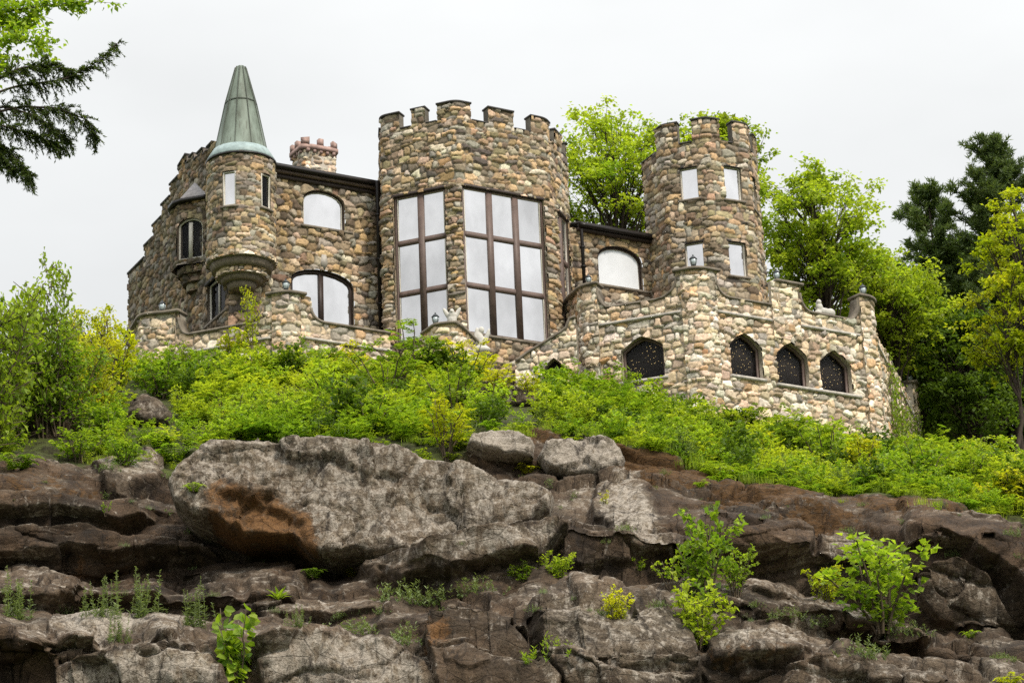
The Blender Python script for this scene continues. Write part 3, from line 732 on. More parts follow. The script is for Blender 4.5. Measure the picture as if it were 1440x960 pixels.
def ubox(wall, u0, u1, z0, z1, o0, o1): return sweep(wall, [(u0, z1), (u1, z1)], o0, o1, z1 - z0)
def prism(wall, poly, a, b):
    pu = np.array(poly, float); n = len(pu)
    V = np.concatenate([wall.P(pu[:, 0], pu[:, 1], a), wall.P(pu[:, 0], pu[:, 1], b)])
    return V, [tuple(range(n)), tuple(range(2 * n - 1, n - 1, -1))] + [(i, n + i, n + (i + 1) % n, (i + 1) % n) for i in range(n)]
def inset(poly, w):
    p = np.array(poly, float); n = len(p); out = []
    c = p.mean(0)
    for i in range(n):
        a, b, d = p[i - 1], p[i], p[(i + 1) % n]
        n0 = np.array([-(b - a)[1], (b - a)[0]]); n0 /= np.linalg.norm(n0) + 1e-9; n1 = np.array([-(d - b)[1], (d - b)[0]]); n1 /= np.linalg.norm(n1) + 1e-9
        if n0 @ (c - b) < 0: n0 = -n0
        if n1 @ (c - b) < 0: n1 = -n1
        m = n0 + n1; m = m / (m @ m + 1e-9) * 2
        out.append(b + m * w)
    return [tuple(q) for q in out]
def ring(wall, poly, w, a, b):
    o = np.array(poly, float); i_ = np.array(inset(poly, w)); n = len(o)
    V = np.concatenate([wall.P(o[:, 0], o[:, 1], a), wall.P(i_[:, 0], i_[:, 1], a), wall.P(i_[:, 0], i_[:, 1], b), wall.P(o[:, 0], o[:, 1], b)])
    return V, [(k * n + i, k * n + (i + 1) % n, ((k + 1) % 4) * n + (i + 1) % n, ((k + 1) % 4) * n + i) for k in range(4) for i in range(n)]
def arch(u0, u1, zb, zs, za, n=10, tudor=False):
    c, hw = (u0 + u1) / 2, (u1 - u0) / 2
    if tudor: return [(u0, zb), (u1, zb), (u1, zs), (c + hw * .5, zs + (za - zs) * .62), (c, za), (c - hw * .5, zs + (za - zs) * .62), (u0, zs)]
    return [(u0, zb), (u1, zb)] + [(c + hw * math.cos(t), zs + (za - zs) * math.sin(t)) for t in np.linspace(0, math.pi, n)]
def rect(u0, u1, z0, z1): return [(u0, z0), (u1, z0), (u1, z1), (u0, z1)]
def xy(p): return np.array(p[:2], float)
def dirv(psi): return np.array([math.cos(R(psi)), math.sin(R(psi))])

castle = tag(empty('castle', at(640, 520, 100)), 'grey-brown fieldstone castle with a green cone turret and battlemented towers on the hill', 'castle')
CINV = Matrix.Translation(castle.location).inverted()
_link = link
def cpart(name, me_or_mb, mat, parent=None, smooth=False):
    """A castle part: geometry is in world space, so undo the parent's offset."""
    o = me_or_mb.build(name, mat, None, smooth) if isinstance(me_or_mb, MB) else link(name, me_or_mb, mat)
    o.parent = parent if parent is not None else castle
    if parent is None: o.matrix_parent_inverse = CINV.copy()
    return o
def mbs(*pieces):
    m = MB()
    for v, f in pieces: m.add(v, f)
    return m
def pane_mesh(wall, rects, off, jit=.006):
    m = MB()
    for p in rects:
        pu = np.array(p, float); a = rng.normal(0, jit, 2); c = pu.mean(0)
        o = off + (pu[:, 0] - c[0]) * a[0] + (pu[:, 1] - c[1]) * a[1]
        m.add(wall.P(pu[:, 0], pu[:, 1], o), [tuple(range(len(pu)))])
    return m
def window(wall, poly, frame_mat, fw=.08, off=-.10, bars=(), trim=None, sill=None, pane='mirror', parent=None, name='window', rects=None, label=None):
    m = MB(); v, f = ring(wall, poly, fw, off + .05, off - .06); m.add(v, f)
    for bb in bars: v, f = ubox(wall, *bb); m.add(v, f)
    w = cpart(name, m, M[frame_mat], parent)
    if label: w['label'] = label
    pm = pane_mesh(wall, rects or [inset(poly, fw * .7)], off - .015); cpart('pane', pm, M[pane], w)
    if trim: v, f = ring(wall, inset(poly, fw * .8), trim, off + .025, off - .03); cpart('trim', mbs((v, f)), M['cream'], w)
    if sill:
        u0, u1, z, t = sill; cpart('sill', mbs(ubox(wall, u0, u1, z - t, z, .13, -.2)), M['coping'], w)
    return w

# ---- the main house: stepped gable and garden front in one wall
PSI, PSA, PSG, PSR = 31.0, -22.0, -62.0, 76.0
TC0 = xy(at(647, 330, 96))                               # front corner of the great bay tower
def along(A, psi, px, py): return xy(hit(A, psi, px, py))
TC1 = along(TC0, PSI, 773, 340); TCm = along(TC0, PSA, 541, 330)
HF = xy(at(530, 300, 98.9))                              # house front where it meets the tower
HK = along(HF, PSI, 322, 380)                            # its left corner, under the turret
HG = along(HK, PSG, 182, 400)
HE = HF + dirv(PSI) * .9
house = Wall([HG, HK, HE], .15)
fG, fF = Face(house, HK, PSG), Face(house, HF, PSI)
uK = house.uof(HK)
gable_px = [(182, 388), (205, 361), (205, 349), (216.5, 333), (216.5, 320), (229, 304), (229, 291), (241, 275), (241, 262), (253, 247), (253, 235), (263, 218), (263.5, 231), (267, 227), (273, 216), (274, 226), (278, 222), (286, 209), (287, 220), (292, 213), (300, 200), (318, 196)]
gtop = [fG.uz(*p) for p in gable_px]
for i in range(0, 10, 2): z = (gtop[i][1] + gtop[i + 1][1]) / 2; gtop[i] = (gtop[i][0], z); gtop[i + 1] = (gtop[i + 1][0] - .005, z)
z_eave = fF.uz(455, 253)[1]
gtop = [(g_[0] + 1e-4 * i, g_[1]) for i, g_ in enumerate(gtop)]
htop = gtop + [(uK + .05, gtop[-1][1]), (uK + .06, z_eave - .05), (house.len + .1, z_eave - .05)]
z_base = at(300, 520, 94)[2] - 1.5
# openings
def span(face, pxl, pxr, pym): return face.uz(pxl, pym)[0], face.uz(pxr, pym)[0]
def zpx(face, px, py): return face.uz(px, py)[1]
W1u = span(fF, 425.5, 484, 300); W1 = arch(*W1u, zpx(fF, 452, 321), zpx(fF, 452, 284.5), zpx(fF, 452, 268.5))
W2u = span(fF, 408, 497, 420); W2 = arch(*W2u, zpx(fF, 450, 470), zpx(fF, 450, 399), zpx(fF, 450, 380))
W3u = span(fG, 293, 318, 410); W3 = rect(*W3u, zpx(fG, 305, 447), zpx(fG, 305, 391))
hm = MB()
stone_sheet(hm, house, uK, house.len, z_base, z_eave, [W1, W2], None, seed=3, h=.29, w=.38, relief=.095)
for p in (W1, W2): reveal(hm, house, p)
cpart('front_wall', hm, M['stone'], smooth=True)
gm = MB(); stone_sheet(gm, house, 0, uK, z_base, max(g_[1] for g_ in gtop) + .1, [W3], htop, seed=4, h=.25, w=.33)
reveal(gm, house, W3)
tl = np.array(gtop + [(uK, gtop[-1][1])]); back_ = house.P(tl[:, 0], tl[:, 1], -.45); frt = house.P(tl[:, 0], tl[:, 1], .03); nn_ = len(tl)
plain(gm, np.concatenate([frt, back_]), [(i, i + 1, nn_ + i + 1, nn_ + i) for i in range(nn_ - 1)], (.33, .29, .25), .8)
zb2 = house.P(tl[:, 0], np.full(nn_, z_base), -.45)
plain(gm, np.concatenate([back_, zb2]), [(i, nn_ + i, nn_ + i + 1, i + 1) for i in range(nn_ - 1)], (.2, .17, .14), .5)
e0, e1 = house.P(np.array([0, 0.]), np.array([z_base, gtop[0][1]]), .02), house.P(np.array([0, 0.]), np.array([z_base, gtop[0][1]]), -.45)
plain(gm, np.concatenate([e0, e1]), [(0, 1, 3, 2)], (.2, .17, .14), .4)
cpart('gable_wall', gm, M['stone_gable_shade'], smooth=True)
cm = MB()
for i in range(0, 11, 2):
    a, b = gtop[i], gtop[i + 1]; v, f = sweep(house, [(a[0] - .06, a[1] + .09), (b[0], b[1] + .09)], .12, -.5, .1); cm.add(v, f)
for i in (12, 13, 15, 16, 18, 19):
    a, b = gtop[i], gtop[i + 1]
    if b[0] - a[0] > .06: v, f = sweep(house, [(a[0], max(a[1], b[1]) + .07), (b[0], max(a[1], b[1]) + .07)], .10, -.5, .08); cm.add(v, f)
cpart('gable_coping', cm, M['cap'])
# windows of the front
bb = W1u; zb, zs, za = W1[0][1], W1[2][1], zpx(fF, 452, 268.5)
window(house, W1, 'darkbrown', .07, -.12, trim=.05, sill=(W1u[0] - .15, W1u[1] + .35, W1[0][1] + .02, .11), label='arched upper window with a white reflection')
uc = (W2u[0] + W2u[1]) / 2
window(house, W2, 'darkbrown', .16, -.13, bars=[(uc - .11, uc + .11, W2[0][1], zpx(fF, 450, 384), -.07, -.16)], name='arched_door', label='arched double glazed door in a dark timber frame')
window(house, W3, 'cream', .07, -.12, bars=[((W3u[0] + W3u[1]) / 2 - .05, (W3u[0] + W3u[1]) / 2 + .05, W3[0][1], W3[2][1], -.08, -.16)], sill=(W3u[0] - .3, W3u[1] + .25, W3[0][1], .12), pane='dark_glass')
cpart('lintel', mbs(ubox(house, W3u[0] - .2, W3u[1] + .2, W3[2][1], W3[2][1] + .14, .12, -.1)), M['cap'])
cpart('interior_lining', mbs(prism(house, [(p[0], p[1]) for p in rect(W3u[0] - .1, W3u[1] + .1, W3[0][1] - .1, W3[2][1] + .1)], -.38, -.42)), M['inside'])
# keystone
kx = fF.uz(454.5, 372); cpart('keystone', mbs(prism(house, [(kx[0] - .10, kx[1] + .42), (kx[0] - .16, kx[1] + .05), (kx[0], kx[1] - .33), (kx[0] + .16, kx[1] + .05), (kx[0] + .10, kx[1] + .42)], .13, -.05)), M['pale_ledge'])
# eaves, roof, gutter
uE0 = uK + .5
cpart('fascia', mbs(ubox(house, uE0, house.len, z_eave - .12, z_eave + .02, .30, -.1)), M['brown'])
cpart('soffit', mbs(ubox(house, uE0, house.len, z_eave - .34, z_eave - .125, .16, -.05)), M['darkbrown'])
cpart('gutter', mbs(ubox(house, uE0, house.len, z_eave + .02, z_eave + .22, .46, .2)), M['gutter'])
def roof_sheet(wall, u0, u1, z, run, slope, o=.42):
    rise = run * math.tan(R(slope)); a = wall.P(np.array([u0, u1]), z, o); b = wall.P(np.array([u1, u0]), z + rise, -run); v = np.concatenate([a, b])
    v2 = v.copy(); v2[:, 2] -= .12
    return np.concatenate([v, v2]), [(0, 1, 2, 3), (7, 6, 5, 4), (0, 4, 5, 1), (1, 5, 6, 2), (2, 6, 7, 3), (3, 7, 4, 0)]
cpart('roof', mbs(roof_sheet(house, uK + .5, house.len, z_eave + .23, 6.0, 9)), M['roof'])
def downspout(px0, py0, px1, py1, Y, r=.075):
    a, b = at(px0, py0, Y), at(px1, py1, Y); b = np.array([a[0], a[1], b[2]])
    m = MB(); v, f = tube([a + [0, .0, .25], a, b], [r, r, r], 8); m.add(v, f)
    for t in (.2, .5, .8):
        c = a + (b - a) * t; v, f = box(c[0] - r * 1.4, c[0] + r * 1.4, c[1] - r * 1.4, c[1] + r * 1.4, c[2] - .03, c[2] + .03); m.add(v, f)
    cpart('downspout', m, M['gutter'])
hp = at(531, 262, 98.4); downspout(530.5, 262, 538, 470, 98.2, .10)

# ---- chimney
CP = 31.0; cA = xy(at(429, 230, 103.5)); cB = along(cA, CP, 471, 232); cN = np.array([-math.sin(R(CP)), math.cos(R(CP))])
ch = Wall([cA + cN * 1.3, cA, cB, cB + cN * 1.3, cA + cN * 1.3 + dirv(CP) * .001], .05)
fC = Face(ch, cA, CP); zc0, zc1 = zpx(fC, 450, 262) - 1, zpx(fC, 450, 213)
chm = MB(); stone_sheet(chm, ch, 0, ch.len, zc0, zc1, seed=8, h=.22, w=.28, pal=PAL_TERR, g=.05)
chimney = cpart('chimney', chm, M['stone_terrace'], smooth=True)
ua, ub = fC.uz(437, 225)[0], fC.uz(463, 225)[0]
cpart('plaster_panel', mbs(prism(ch, arch(ua, ub, zc0 + 1.0, zc1 - .5, zc1 - .25, 8), .06, -.05)), M['plaster'], chimney)
crm = MB()
for (z0_, z1_, o) in ((zc1, zc1 + .22, .12),):
    v, f = sweep(ch, [(0, z1_), (ch.len, z1_)], o + .08, -.25, z1_ - z0_); crm.add(v, f)
uA, uB = ch.uof(cA), ch.uof(cB)
for u in list(np.linspace(uA + .05, uB - .05, 3)) + [uA - .62, uA - 1.15, uB + .6, uB + 1.15] + list(np.linspace(uB + 1.5, ch.len - .1, 3)):
    v, f = ubox(ch, u - .12, u + .12, zc1 + .22, zc1 + .58, .18, -.08); crm.add(v, f)
for u in np.linspace(uA - 1.2, uB + 1.2, 13):
    v, f = ubox(ch, u - .07, u + .07, zc1 - .16, zc1, .17, -.05); crm.add(v, f)
cpart('chimney_crown', crm, M['brick'], chimney)

# ---- round turret with copper cone
tcp = at(339.5, 290, 95.1); TCX, TCY = tcp[0], tcp[1]
tr = 47.0 / px_per_m(tcp)
def circ_wall(cx, cy, r, n=48, a0=math.pi * .5):
    an = a0 + np.linspace(0, 2 * math.pi, n + 1)        # counter-clockwise seen from above: left to right as seen from outside
    return Wall([(cx + r * math.cos(a), cy + r * math.sin(a)) for a in an], .01)
turret = circ_wall(TCX, TCY, tr)
def zat(px, py, Y): return float(at(px, py, Y)[2])
tz0, tz1 = zat(339, 357, TCY - tr), zat(339, 211, TCY - tr)
ttop = tz1 - .02
def turret_u(px, py):
    d = ray(px, py); dx, dy = d[0], d[1]; a = dx * dx + dy * dy; b_ = -2 * (dx * TCX + dy * TCY); c = TCX ** 2 + TCY ** 2 - tr * tr
    t = (-b_ - math.sqrt(max(0, b_ * b_ - 4 * a * c))) / (2 * a); p = d * t + [0, 0, CZ]
    return turret.uof(p), p[2]
tw1 = (turret_u(313.5, 265)[0], turret_u(332.5, 265)[0]); tw2 = (turret_u(366.5, 265)[0], turret_u(379.5, 265)[0])
TW1 = rect(*tw1, turret_u(323, 289.5)[1], turret_u(323, 240.5)[1]); TW2 = rect(*tw2, turret_u(373, 293)[1], turret_u(373, 245)[1])
tm = MB(); stone_sheet(tm, turret, 0, turret.len, tz0, ttop, [TW1, TW2], seed=12, h=.21, w=.34, relief=.06)
for p in (TW1, TW2): reveal(tm, turret, p, .04, -.2)
cpart('turret_wall', tm, M['stone'], smooth=True)
for p, pn in ((TW1, 'mirror'), (TW2, 'dark_glass')):
    window(turret, p, 'cream', .075, -.03, pane=pn, sill=(p[0][0] - .08, p[1][0] + .08, p[0][1], .09))
cpart('interior_lining', mbs(lathe([(tr - .5, tz0 + .2), (tr - .5, ttop - .2)], 20, (TCX, TCY, 0))), M['inside'])
# corbel courses under the turret
def ring_band(r0, r1, z0, z1, n=40): return lathe([(r0 * .6, z0), (r0, z0), (r1, z1), (r1 * .6, z1)], n, (TCX, TCY, 0))
cb = MB()
zc = tz0
for (r, z0_, z1_, sd) in ((tr + .0, zc - .02, zc + .22, 21), (tr - .40, zc - .62, zc - .36, 22)):
    w_ = circ_wall(TCX, TCY, r); stone_sheet(cb, w_, 0, w_.len, z0_, z1_, seed=sd, h=(z1_ - z0_) * 1.02, w=.24, pal=PAL_TERR, relief=.09, g=.04)
    v, f = ring_band(r + .02, r + .02, z0_ - .01, z1_ + .01); plain(cb, v, f, (.25, .21, .17), .5)
for (r, z0_, z1_) in ((tr - .18, zc - .36, zc - .02), (tr - .62, zc - .85, zc - .62), (tr - .9, zc - 1.15, zc - .85)):
    v, f = ring_band(r, r + .12, z0_, z1_); plain(cb, v, f, (.14, .115, .09), .3)
cpart('turret_corbel', cb, M['stone_tower'], smooth=False)
# cone: flared eave then a tapering eight-sided spire
rt = tr * 1.035; zt = zat(341, 94, TCY); z_e = zat(341, 211, TCY - rt)
prof_ = [(rt + .01, z_e - .05), (rt + .03, z_e + .04), (rt * .93, z_e + .28), (rt * .80, z_e + .60)]
hC = zt - prof_[-1][1]
fl = mbs(lathe(prof_, 24, (TCX, TCY, 0))); 
cone = cpart('turret_roof', mbs(lathe([(rt * .83, prof_[2][1] + .15), (rt * .775, prof_[3][1] - .02), (rt * .46, prof_[3][1] + hC * .55), (.23, zt - .06), (.18, zt)], 10, (TCX, TCY, 0), .2)), M['copper'])
cpart('roof_flare', mbs(lathe(prof_[:3] + [(rt * .84, z_e + .50)], 24, (TCX, TCY, 0))), M['flashing'], cone)
cpart('roof_drip_edge', mbs(lathe([(rt + .05, z_e - .12), (rt + .06, z_e - .03), (rt * .9, z_e - .02)], 32, (TCX, TCY, 0))), M['gutter'], cone)
sm = MB()
for k in range(10):
    a = .2 + 2 * math.pi * k / 10
    v, f = tube([(TCX + r_ * math.cos(a), TCY + r_ * math.sin(a), z_) for r_, z_ in ((rt * .81, prof_[3][1] - .14), (rt * .76, prof_[3][1]), (rt * .465, prof_[3][1] + hC * .55), (.24, zt - .05))], .028, 5); sm.add(v, f)
v, f = lathe([(rt * .475, prof_[3][1] + hC * .545), (rt * .46, prof_[3][1] + hC * .565)], 10, (TCX, TCY, 0), .2); sm.add(v, f)
cpart('roof_seam', sm, M['seam'], cone)

# ---- oriel on the gable
ot = np.array([math.cos(R(PSG)), math.sin(R(PSG))]); onn = np.array([ot[1], -ot[0]])
OWH, OCH = .42, .95
ocn = along(HK + onn * OCH, PSG, 251.5, 300)               # the oriel's near corner
op = ocn - ot * OWH - onn * OCH
oP = np.array([op[0], op[1], 0.]); on = np.array([onn[0], onn[1], 0.])
opl = lambda k: [op - ot * (OWH + OCH) * k, op - ot * OWH * k + onn * OCH * k, op + ot * OWH * k + onn * OCH * k, op + ot * (OWH + OCH) * k]
oriel = Wall(opl(1), .06)
oFront = Face(oriel, ocn, PSG + 45)
fz = lambda px, py: float(oFront.uz(px, py)[1])
oz1, oz0 = fz(262, 281), fz(262, 372)
uoc = oriel.uof(ocn); ul, ur = uoc - .05, oFront.uz(286, 340)[0]
OWn = arch(ul, ur, fz(268, 364), fz(268, 320), fz(268, 307), 8)
om = MB(); stone_sheet(om, oriel, 0, oriel.len, oz0, oz1, [OWn], seed=31, h=.25, w=.32, g=.05); reveal(om, oriel, OWn, .04, -.2)
for (k, dz) in ((1, -.32), (2, -.66), (3, -1.0)):
    s_ = 1 - .22 * k; w_ = Wall(opl(s_), .3)
    stone_sheet(om, w_, 0, w_.len, oz0 + dz, oz0 + dz + .33, seed=40 + k, h=.32, w=.3, g=.05, relief=.1)
    tp_ = w_.P(np.linspace(0, w_.len, 10), oz0 + dz, .04); plain(om, tp_, [tuple(range(9, -1, -1))], (.15, .12, .1), .4)
ov = cpart('oriel', om, M['stone_gable_shade'], smooth=False)
window(oriel, OWn, 'cream', .07, -.08, bars=[((ul + ur) / 2 - .10, (ul + ur) / 2 + .08, OWn[0][1], OWn[2][1] + .25, -.03, -.12)], pane='dark_glass', parent=ov, name='oriel_window')
cpart('interior_lining', mbs(prism(oriel, rect(ul - .2, ur + .2, oz0, oz1 - .3), -.35, -.4)), M['inside'], ov)
apx = oP - on * .02; apz = float(hit(op, PSG, 277, 253)[2])
base = oriel.P(np.linspace(-.1, oriel.len + .1, 4), oz1 + .02, .22); base2 = base.copy(); base2[:, 2] -= .14
pv = np.concatenate([base, base2, [[op[0], op[1], apz]]])
cpart('oriel_roof', mbs((pv, [(0, 1, 8), (1, 2, 8), (2, 3, 8), (0, 4, 5, 1), (1, 5, 6, 2), (2, 6, 7, 3), (7, 6, 5, 4)])), M['slate'], ov)
cpart('oriel_gutter', mbs(sweep(oriel, [(-.1, oz1 + .0), (oriel.len + .1, oz1 + .0)], .26, .05, .16)), M['gutter'], ov)

# ---- the great bay tower
LM, LL = np.linalg.norm(TC1 - TC0), np.linalg.norm(TC0 - TCm)
TC2 = TC1 + dirv(71) * 3.1; TCb = TCm + dirv(95) * 3.6
TB1 = TC2 + dirv(116) * 3.9; TB0 = TB1 + dirv(166 + 10) * 3.9
bay = Wall([TCb, TCm, TC0, TC1, TC2, TB1, TB0, TCb + np.array([.001, 0])], .30)
fBL, fBM, fBR = Face(bay, TC0, PSA), Face(bay, TC0, PSI), Face(bay, TC1, 71)
bz_cren = (zpx(fBM, 700, 176.5) + zpx(fBL, 585, 178)) / 2; bz_top = (zpx(fBM, 702, 156) + zpx(fBL, 588, 153.5)) / 2; bz_hi = zpx(fBM, 650, 145)
bz_base = zat(650, 520, 96) - 1.5
def win_grid(face, pl, pr, ztop, zbot, ncol, t1, t2, wall, label=None, sill=True):
    pym = 370; u0, u1 = span(face, pl, pr, pym)
    poly = rect(u0, u1, zbot, ztop); bars, rects = [], []
    zz = [zbot, t2, t1, ztop]; uu = np.linspace(u0 + .06, u1 - .06, ncol + 1)
    for k in range(1, ncol): bars.append((uu[k] - .14, uu[k] + .14, zbot, ztop, .0, -.16))
    for z_ in (t1, t2): bars.append((u0, u1, z_ - .125, z_ + .125, -.02, -.15))
    for i in range(3):
        for k in range(ncol): rects.append(rect(uu[k] + .05, uu[k + 1] - .05, zz[i] + .05, zz[i + 1] - .05))
    return poly, bars, rects, (u0, u1)
bt = (zpx(fBM, 707, 274.5) + zpx(fBL, 594, 268.5)) / 2; b1 = (zpx(fBM, 709, 338.5) + zpx(fBL, 593, 335.5)) / 2; b2 = (zpx(fBM, 712, 409.5) + zpx(fBL, 595, 407)) / 2; b0 = zpx(fBM, 707, 475)
gw = [win_grid(fBL, 557, 630.5, bt, b0, 2, b1, b2, bay), win_grid(fBM, 652.5, 766, bt, b0, 3, b1, b2, bay), win_grid(fBR, 783, 800, bt, b0, 2, b1, b2, bay)]
bu = {'m': bay.uof(TCm), '0': bay.uof(TC0), '1': bay.uof(TC1), '2': bay.uof(TC2)}
def U(face, px, py): return face.uz(px, py)[0]
# battlements: (u0, u1, tall?) merlons read from the photo and continued round the back
mer = [(bu['m'] - .55, U(fBL, 562, 165), 0), (U(fBL, 579, 160), U(fBL, 598, 155), 0), (U(fBL, 615, 150), U(fBM, 660.5, 150), 1), (U(fBM, 685.5, 160), U(fBM, 720.5, 160), 0), (U(fBM, 745, 165), bu['1'] + .55, 0)]
u = bu['1'] + 1.25
while u < bay.len - 1.0: mer.append((u, u + 1.0, 0)); u += 1.75
u = bu['m'] - 1.3
while u > 1.0: mer.append((u - .9, u, 0)); u -= 1.7
mer = sorted(mer)
def battlement(mb, capmb, wall, mer, zc, zt, zhi, thick=.38):
    """Notches for the stone sheet's top line plus caps, cheeks and backs of every merlon."""
    line = [(0, zc)]; gaps = []
    for (a, b, t) in mer:
        z = zhi if t else zt; line += [(a, zc), (a + .002, z), (b - .002, z), (b, zc)]
    line.append((wall.len, zc))
    for (a, b, t) in mer:
        z = zhi if t else zt; us = np.linspace(a, b, max(2, int((b - a) / .12)))
        for uu in (a, b):
            v = np.concatenate([wall.P(np.array([uu, uu]), np.array([zc - .1, z]), .04), wall.P(np.array([uu, uu]), np.array([zc - .1, z]), -thick)])
            plain(mb, v, [(0, 1, 3, 2)], (.40, .36, .31), 1.0)
        v = np.concatenate([wall.P(us, zc - .3, -thick), wall.P(us, z, -thick)]); n = len(us)
        plain(mb, v, [(i, i + 1, n + i + 1, n + i) for i in range(n - 1)], (.3, .26, .22), .8)
        cpart('merlon_cap', mbs(sweep(wall, [(a - .035, z + .07), (b + .035, z + .07)], .12, -thick - .05, .08, .1)), M['cap'])
    ends = [0] + [x for m_ in mer for x in m_[:2]] + [wall.len]
    for i in range(0, len(ends), 2):
        if ends[i + 1] - ends[i] > .1: cpart('crenel_sill', mbs(sweep(wall, [(ends[i] + .04, zc + .045), (ends[i + 1] - .04, zc + .045)], .10, -thick - .03, .06, .1)), M['cap'])
    us = np.arange(0, wall.len, .15); v = np.concatenate([wall.P(us, zc - 1.2, -thick), wall.P(us, zc, -thick)]); n = len(us)
    plain(mb, v, [(i, i + 1, n + i + 1, n + i) for i in range(n - 1)], (.3, .26, .22), .8)
    d = wall.P(us, zc - 1.0, -.1); plain(mb, d, [tuple(range(n))], (.1, .1, .1), 1)
    return line
bm, bcap = MB(), MB()
bline = battlement(bm, bcap, bay, mer, bz_cren, bz_top, bz_hi)
stone_sheet(bm, bay, 0, bay.len, bz_base, bz_hi + .05, [g_[0] for g_ in gw], bline, seed=17, h=.24, w=.38, relief=.085)
for g_ in gw: reveal(bm, bay, g_[0], .05, -.3, (.16, .13, .1))
cpart('bay_tower_wall', bm, M['stone_tower'], smooth=True)
for g_, lb in zip(gw, ('two-light window wall on the left face', 'three-light window wall on the main face', 'narrow window wall seen edge-on')):
    poly, bars, rects, uu_ = g_
    w_ = window(bay, poly, 'brown', .09, -.05, bars=bars, rects=rects, name='window_wall', label=lb)
    tmb = MB()
    for rc in rects: v, f = ring(bay, rc, .045, -.03, -.07); tmb.add(v, f)
    cpart('trim', tmb, M['cream'], w_)
    cpart('sill', mbs(ubox(bay, uu_[0] - .12, uu_[1] + .12, b0 - .12, b0, .14, -.2)), M['coping'], w_)
    cpart('head_beam', mbs(ubox(bay, uu_[0] - .1, uu_[1] + .1, bt - .02, bt + .12, .09, -.1)), M['darkbrown'], w_)
# the rough stone piers between the lights stand proud of the glass
def pier(uc_, hw, sd, wall=bay):
    m = MB(); stone_sheet(m, wall, uc_ - hw, uc_ + hw, b0 - .8, bt + .05, seed=sd, h=.21, w=hw * 1.25, relief=.12, off=.07, g=.042)
    for uu in (uc_ - hw, uc_ + hw):
        v = np.concatenate([wall.P(np.array([uu, uu]), np.array([b0 - .8, bt + .05]), .12), wall.P(np.array([uu, uu]), np.array([b0 - .8, bt + .05]), -.1)]); plain(m, v, [(0, 1, 3, 2)], (.2, .16, .12), .3)
    cpart('stone_pier', m, M['stone_tower'], smooth=True)
g0, g1, g2 = gw[0][3], gw[1][3], gw[2][3]
pier((g0[1] + g1[0]) / 2, (g1[0] - g0[1]) / 2 - .02, 51); pier((g1[1] + g2[0]) / 2, (g2[0] - g1[1]) / 2 - .02, 52); pier(g0[0] - .36, .34, 53)

# ---- the wing between the towers
RF = xy(at(812, 330, 101.9)); wing = Wall([RF - dirv(PSI) * .6, RF, along(RF, PSI, 945, 350)], .05)
fW = Face(wing, RF, PSI)
wz = zpx(fW, 875, 333); WWu = span(fW, 840, 902, 375); WW = arch(*WWu, zpx(fW, 870, 404.5), zpx(fW, 870, 366), zpx(fW, 870, 347))
wm = MB(); stone_sheet(wm, wing, 0, wing.len, wz - 7, wz, [WW], seed=61, h=.27, w=.36); reveal(wm, wing, WW, .05, -.32, (.12, .09, .07))
cpart('wing_wall', wm, M['stone'], smooth=True)
window(wing, WW, 'darkbrown', .12, -.14, trim=.03, pane='painted_reflection', sill=(WWu[0] - .1, WWu[1] + .35, WW[0][1] + .02, .12), label='arched wing window with a painted white reflection')
cpart('gutter', mbs(ubox(wing, .5, wing.len, wz - .02, wz + .20, .46, .2)), M['gutter'])
cpart('fascia', mbs(ubox(wing, .5, wing.len, wz - .16, wz - .02, .30, -.1)), M['darkbrown'])
cpart('roof', mbs(roof_sheet(wing, .5, wing.len, wz + .22, 5.0, 17)), M['roof'])
downspout(818, 330, 824, 420, 101.3, .085)

# ---- the corner tower
ct0 = xy(at(1001.5, 300, 101.6)); 
f8 = 2.07; A0 = ct0 - dirv(-19) * f8; pts8 = [A0, ct0]; ang = 26
for k in range(6): pts8.append(pts8[-1] + dirv(ang) * f8); ang += 45
pts8.append(A0 + np.array([.001, 0]))
pts8 = pts8[-2:-1] + pts8[:-2] + [pts8[-2] + np.array([.001, 0])]
ctw = Wall(pts8, .20)
fTL, fTR = Face(ctw, ct0, -19), Face(ctw, ct0, 26)
cz_c = zpx(fTR, 1000, 197.5); cz_t = zpx(fTR, 1000, 168); cb_ = zat(1000, 470, 101)
uct = ctw.uof(ct0)
cmer = []
u = uct - .62
while u > .3: cmer.append(u); u -= 2.16
mer2 = [(c - 0, c + 0, 0) for c in cmer]
mer2 = []
for k in range(-4, 5):
    c = uct + k * 2.03
    a, b = c - .67, c + .67
    if a > .15 and b < ctw.len - .15: mer2.append((a, b, 0))
def two(face, l, r_, pym, top_, bot_):
    uu = span(face, l, r_, pym); m_ = (l + r_) / 2; return rect(*uu, zpx(face, m_, bot_), zpx(face, m_, top_))
cw = [two(fTL, 957, 982, 258, 235.5, 281), two(fTR, 1018.5, 1042, 258, 235, 282), two(fTL, 964, 990, 360, 341, 381), two(fTR, 1025, 1049, 365, 341, 389)]
usd = ctw.uof(pts8[3]); cw.append(rect(usd + .55, usd + 1.2, cw[1][0][1] - .1, cw[1][2][1] - .1))
tm_, tcap = MB(), MB(); tline = battlement(tm_, tcap, ctw, mer2, cz_c, cz_t, cz_t, .34)
stone_sheet(tm_, ctw, 0, ctw.len, cb_, cz_t + .05, cw, tline, seed=71, h=.26, w=.37, relief=.085)
for p in cw: reveal(tm_, ctw, p, .05, -.28)
cpart('corner_tower_wall', tm_, M['stone_tower'], smooth=True)
for p in cw:
    w_ = window(ctw, p, 'cream', .05, -.10, sill=(p[0][0] - .12, p[1][0] + .12, p[0][1] + .01, .1))
    cpart('lintel', mbs(ubox(ctw, p[0][0] - .08, p[1][0] + .08, p[2][1] - .02, p[2][1] + .09, .06, -.15)), M['cap'], w_)

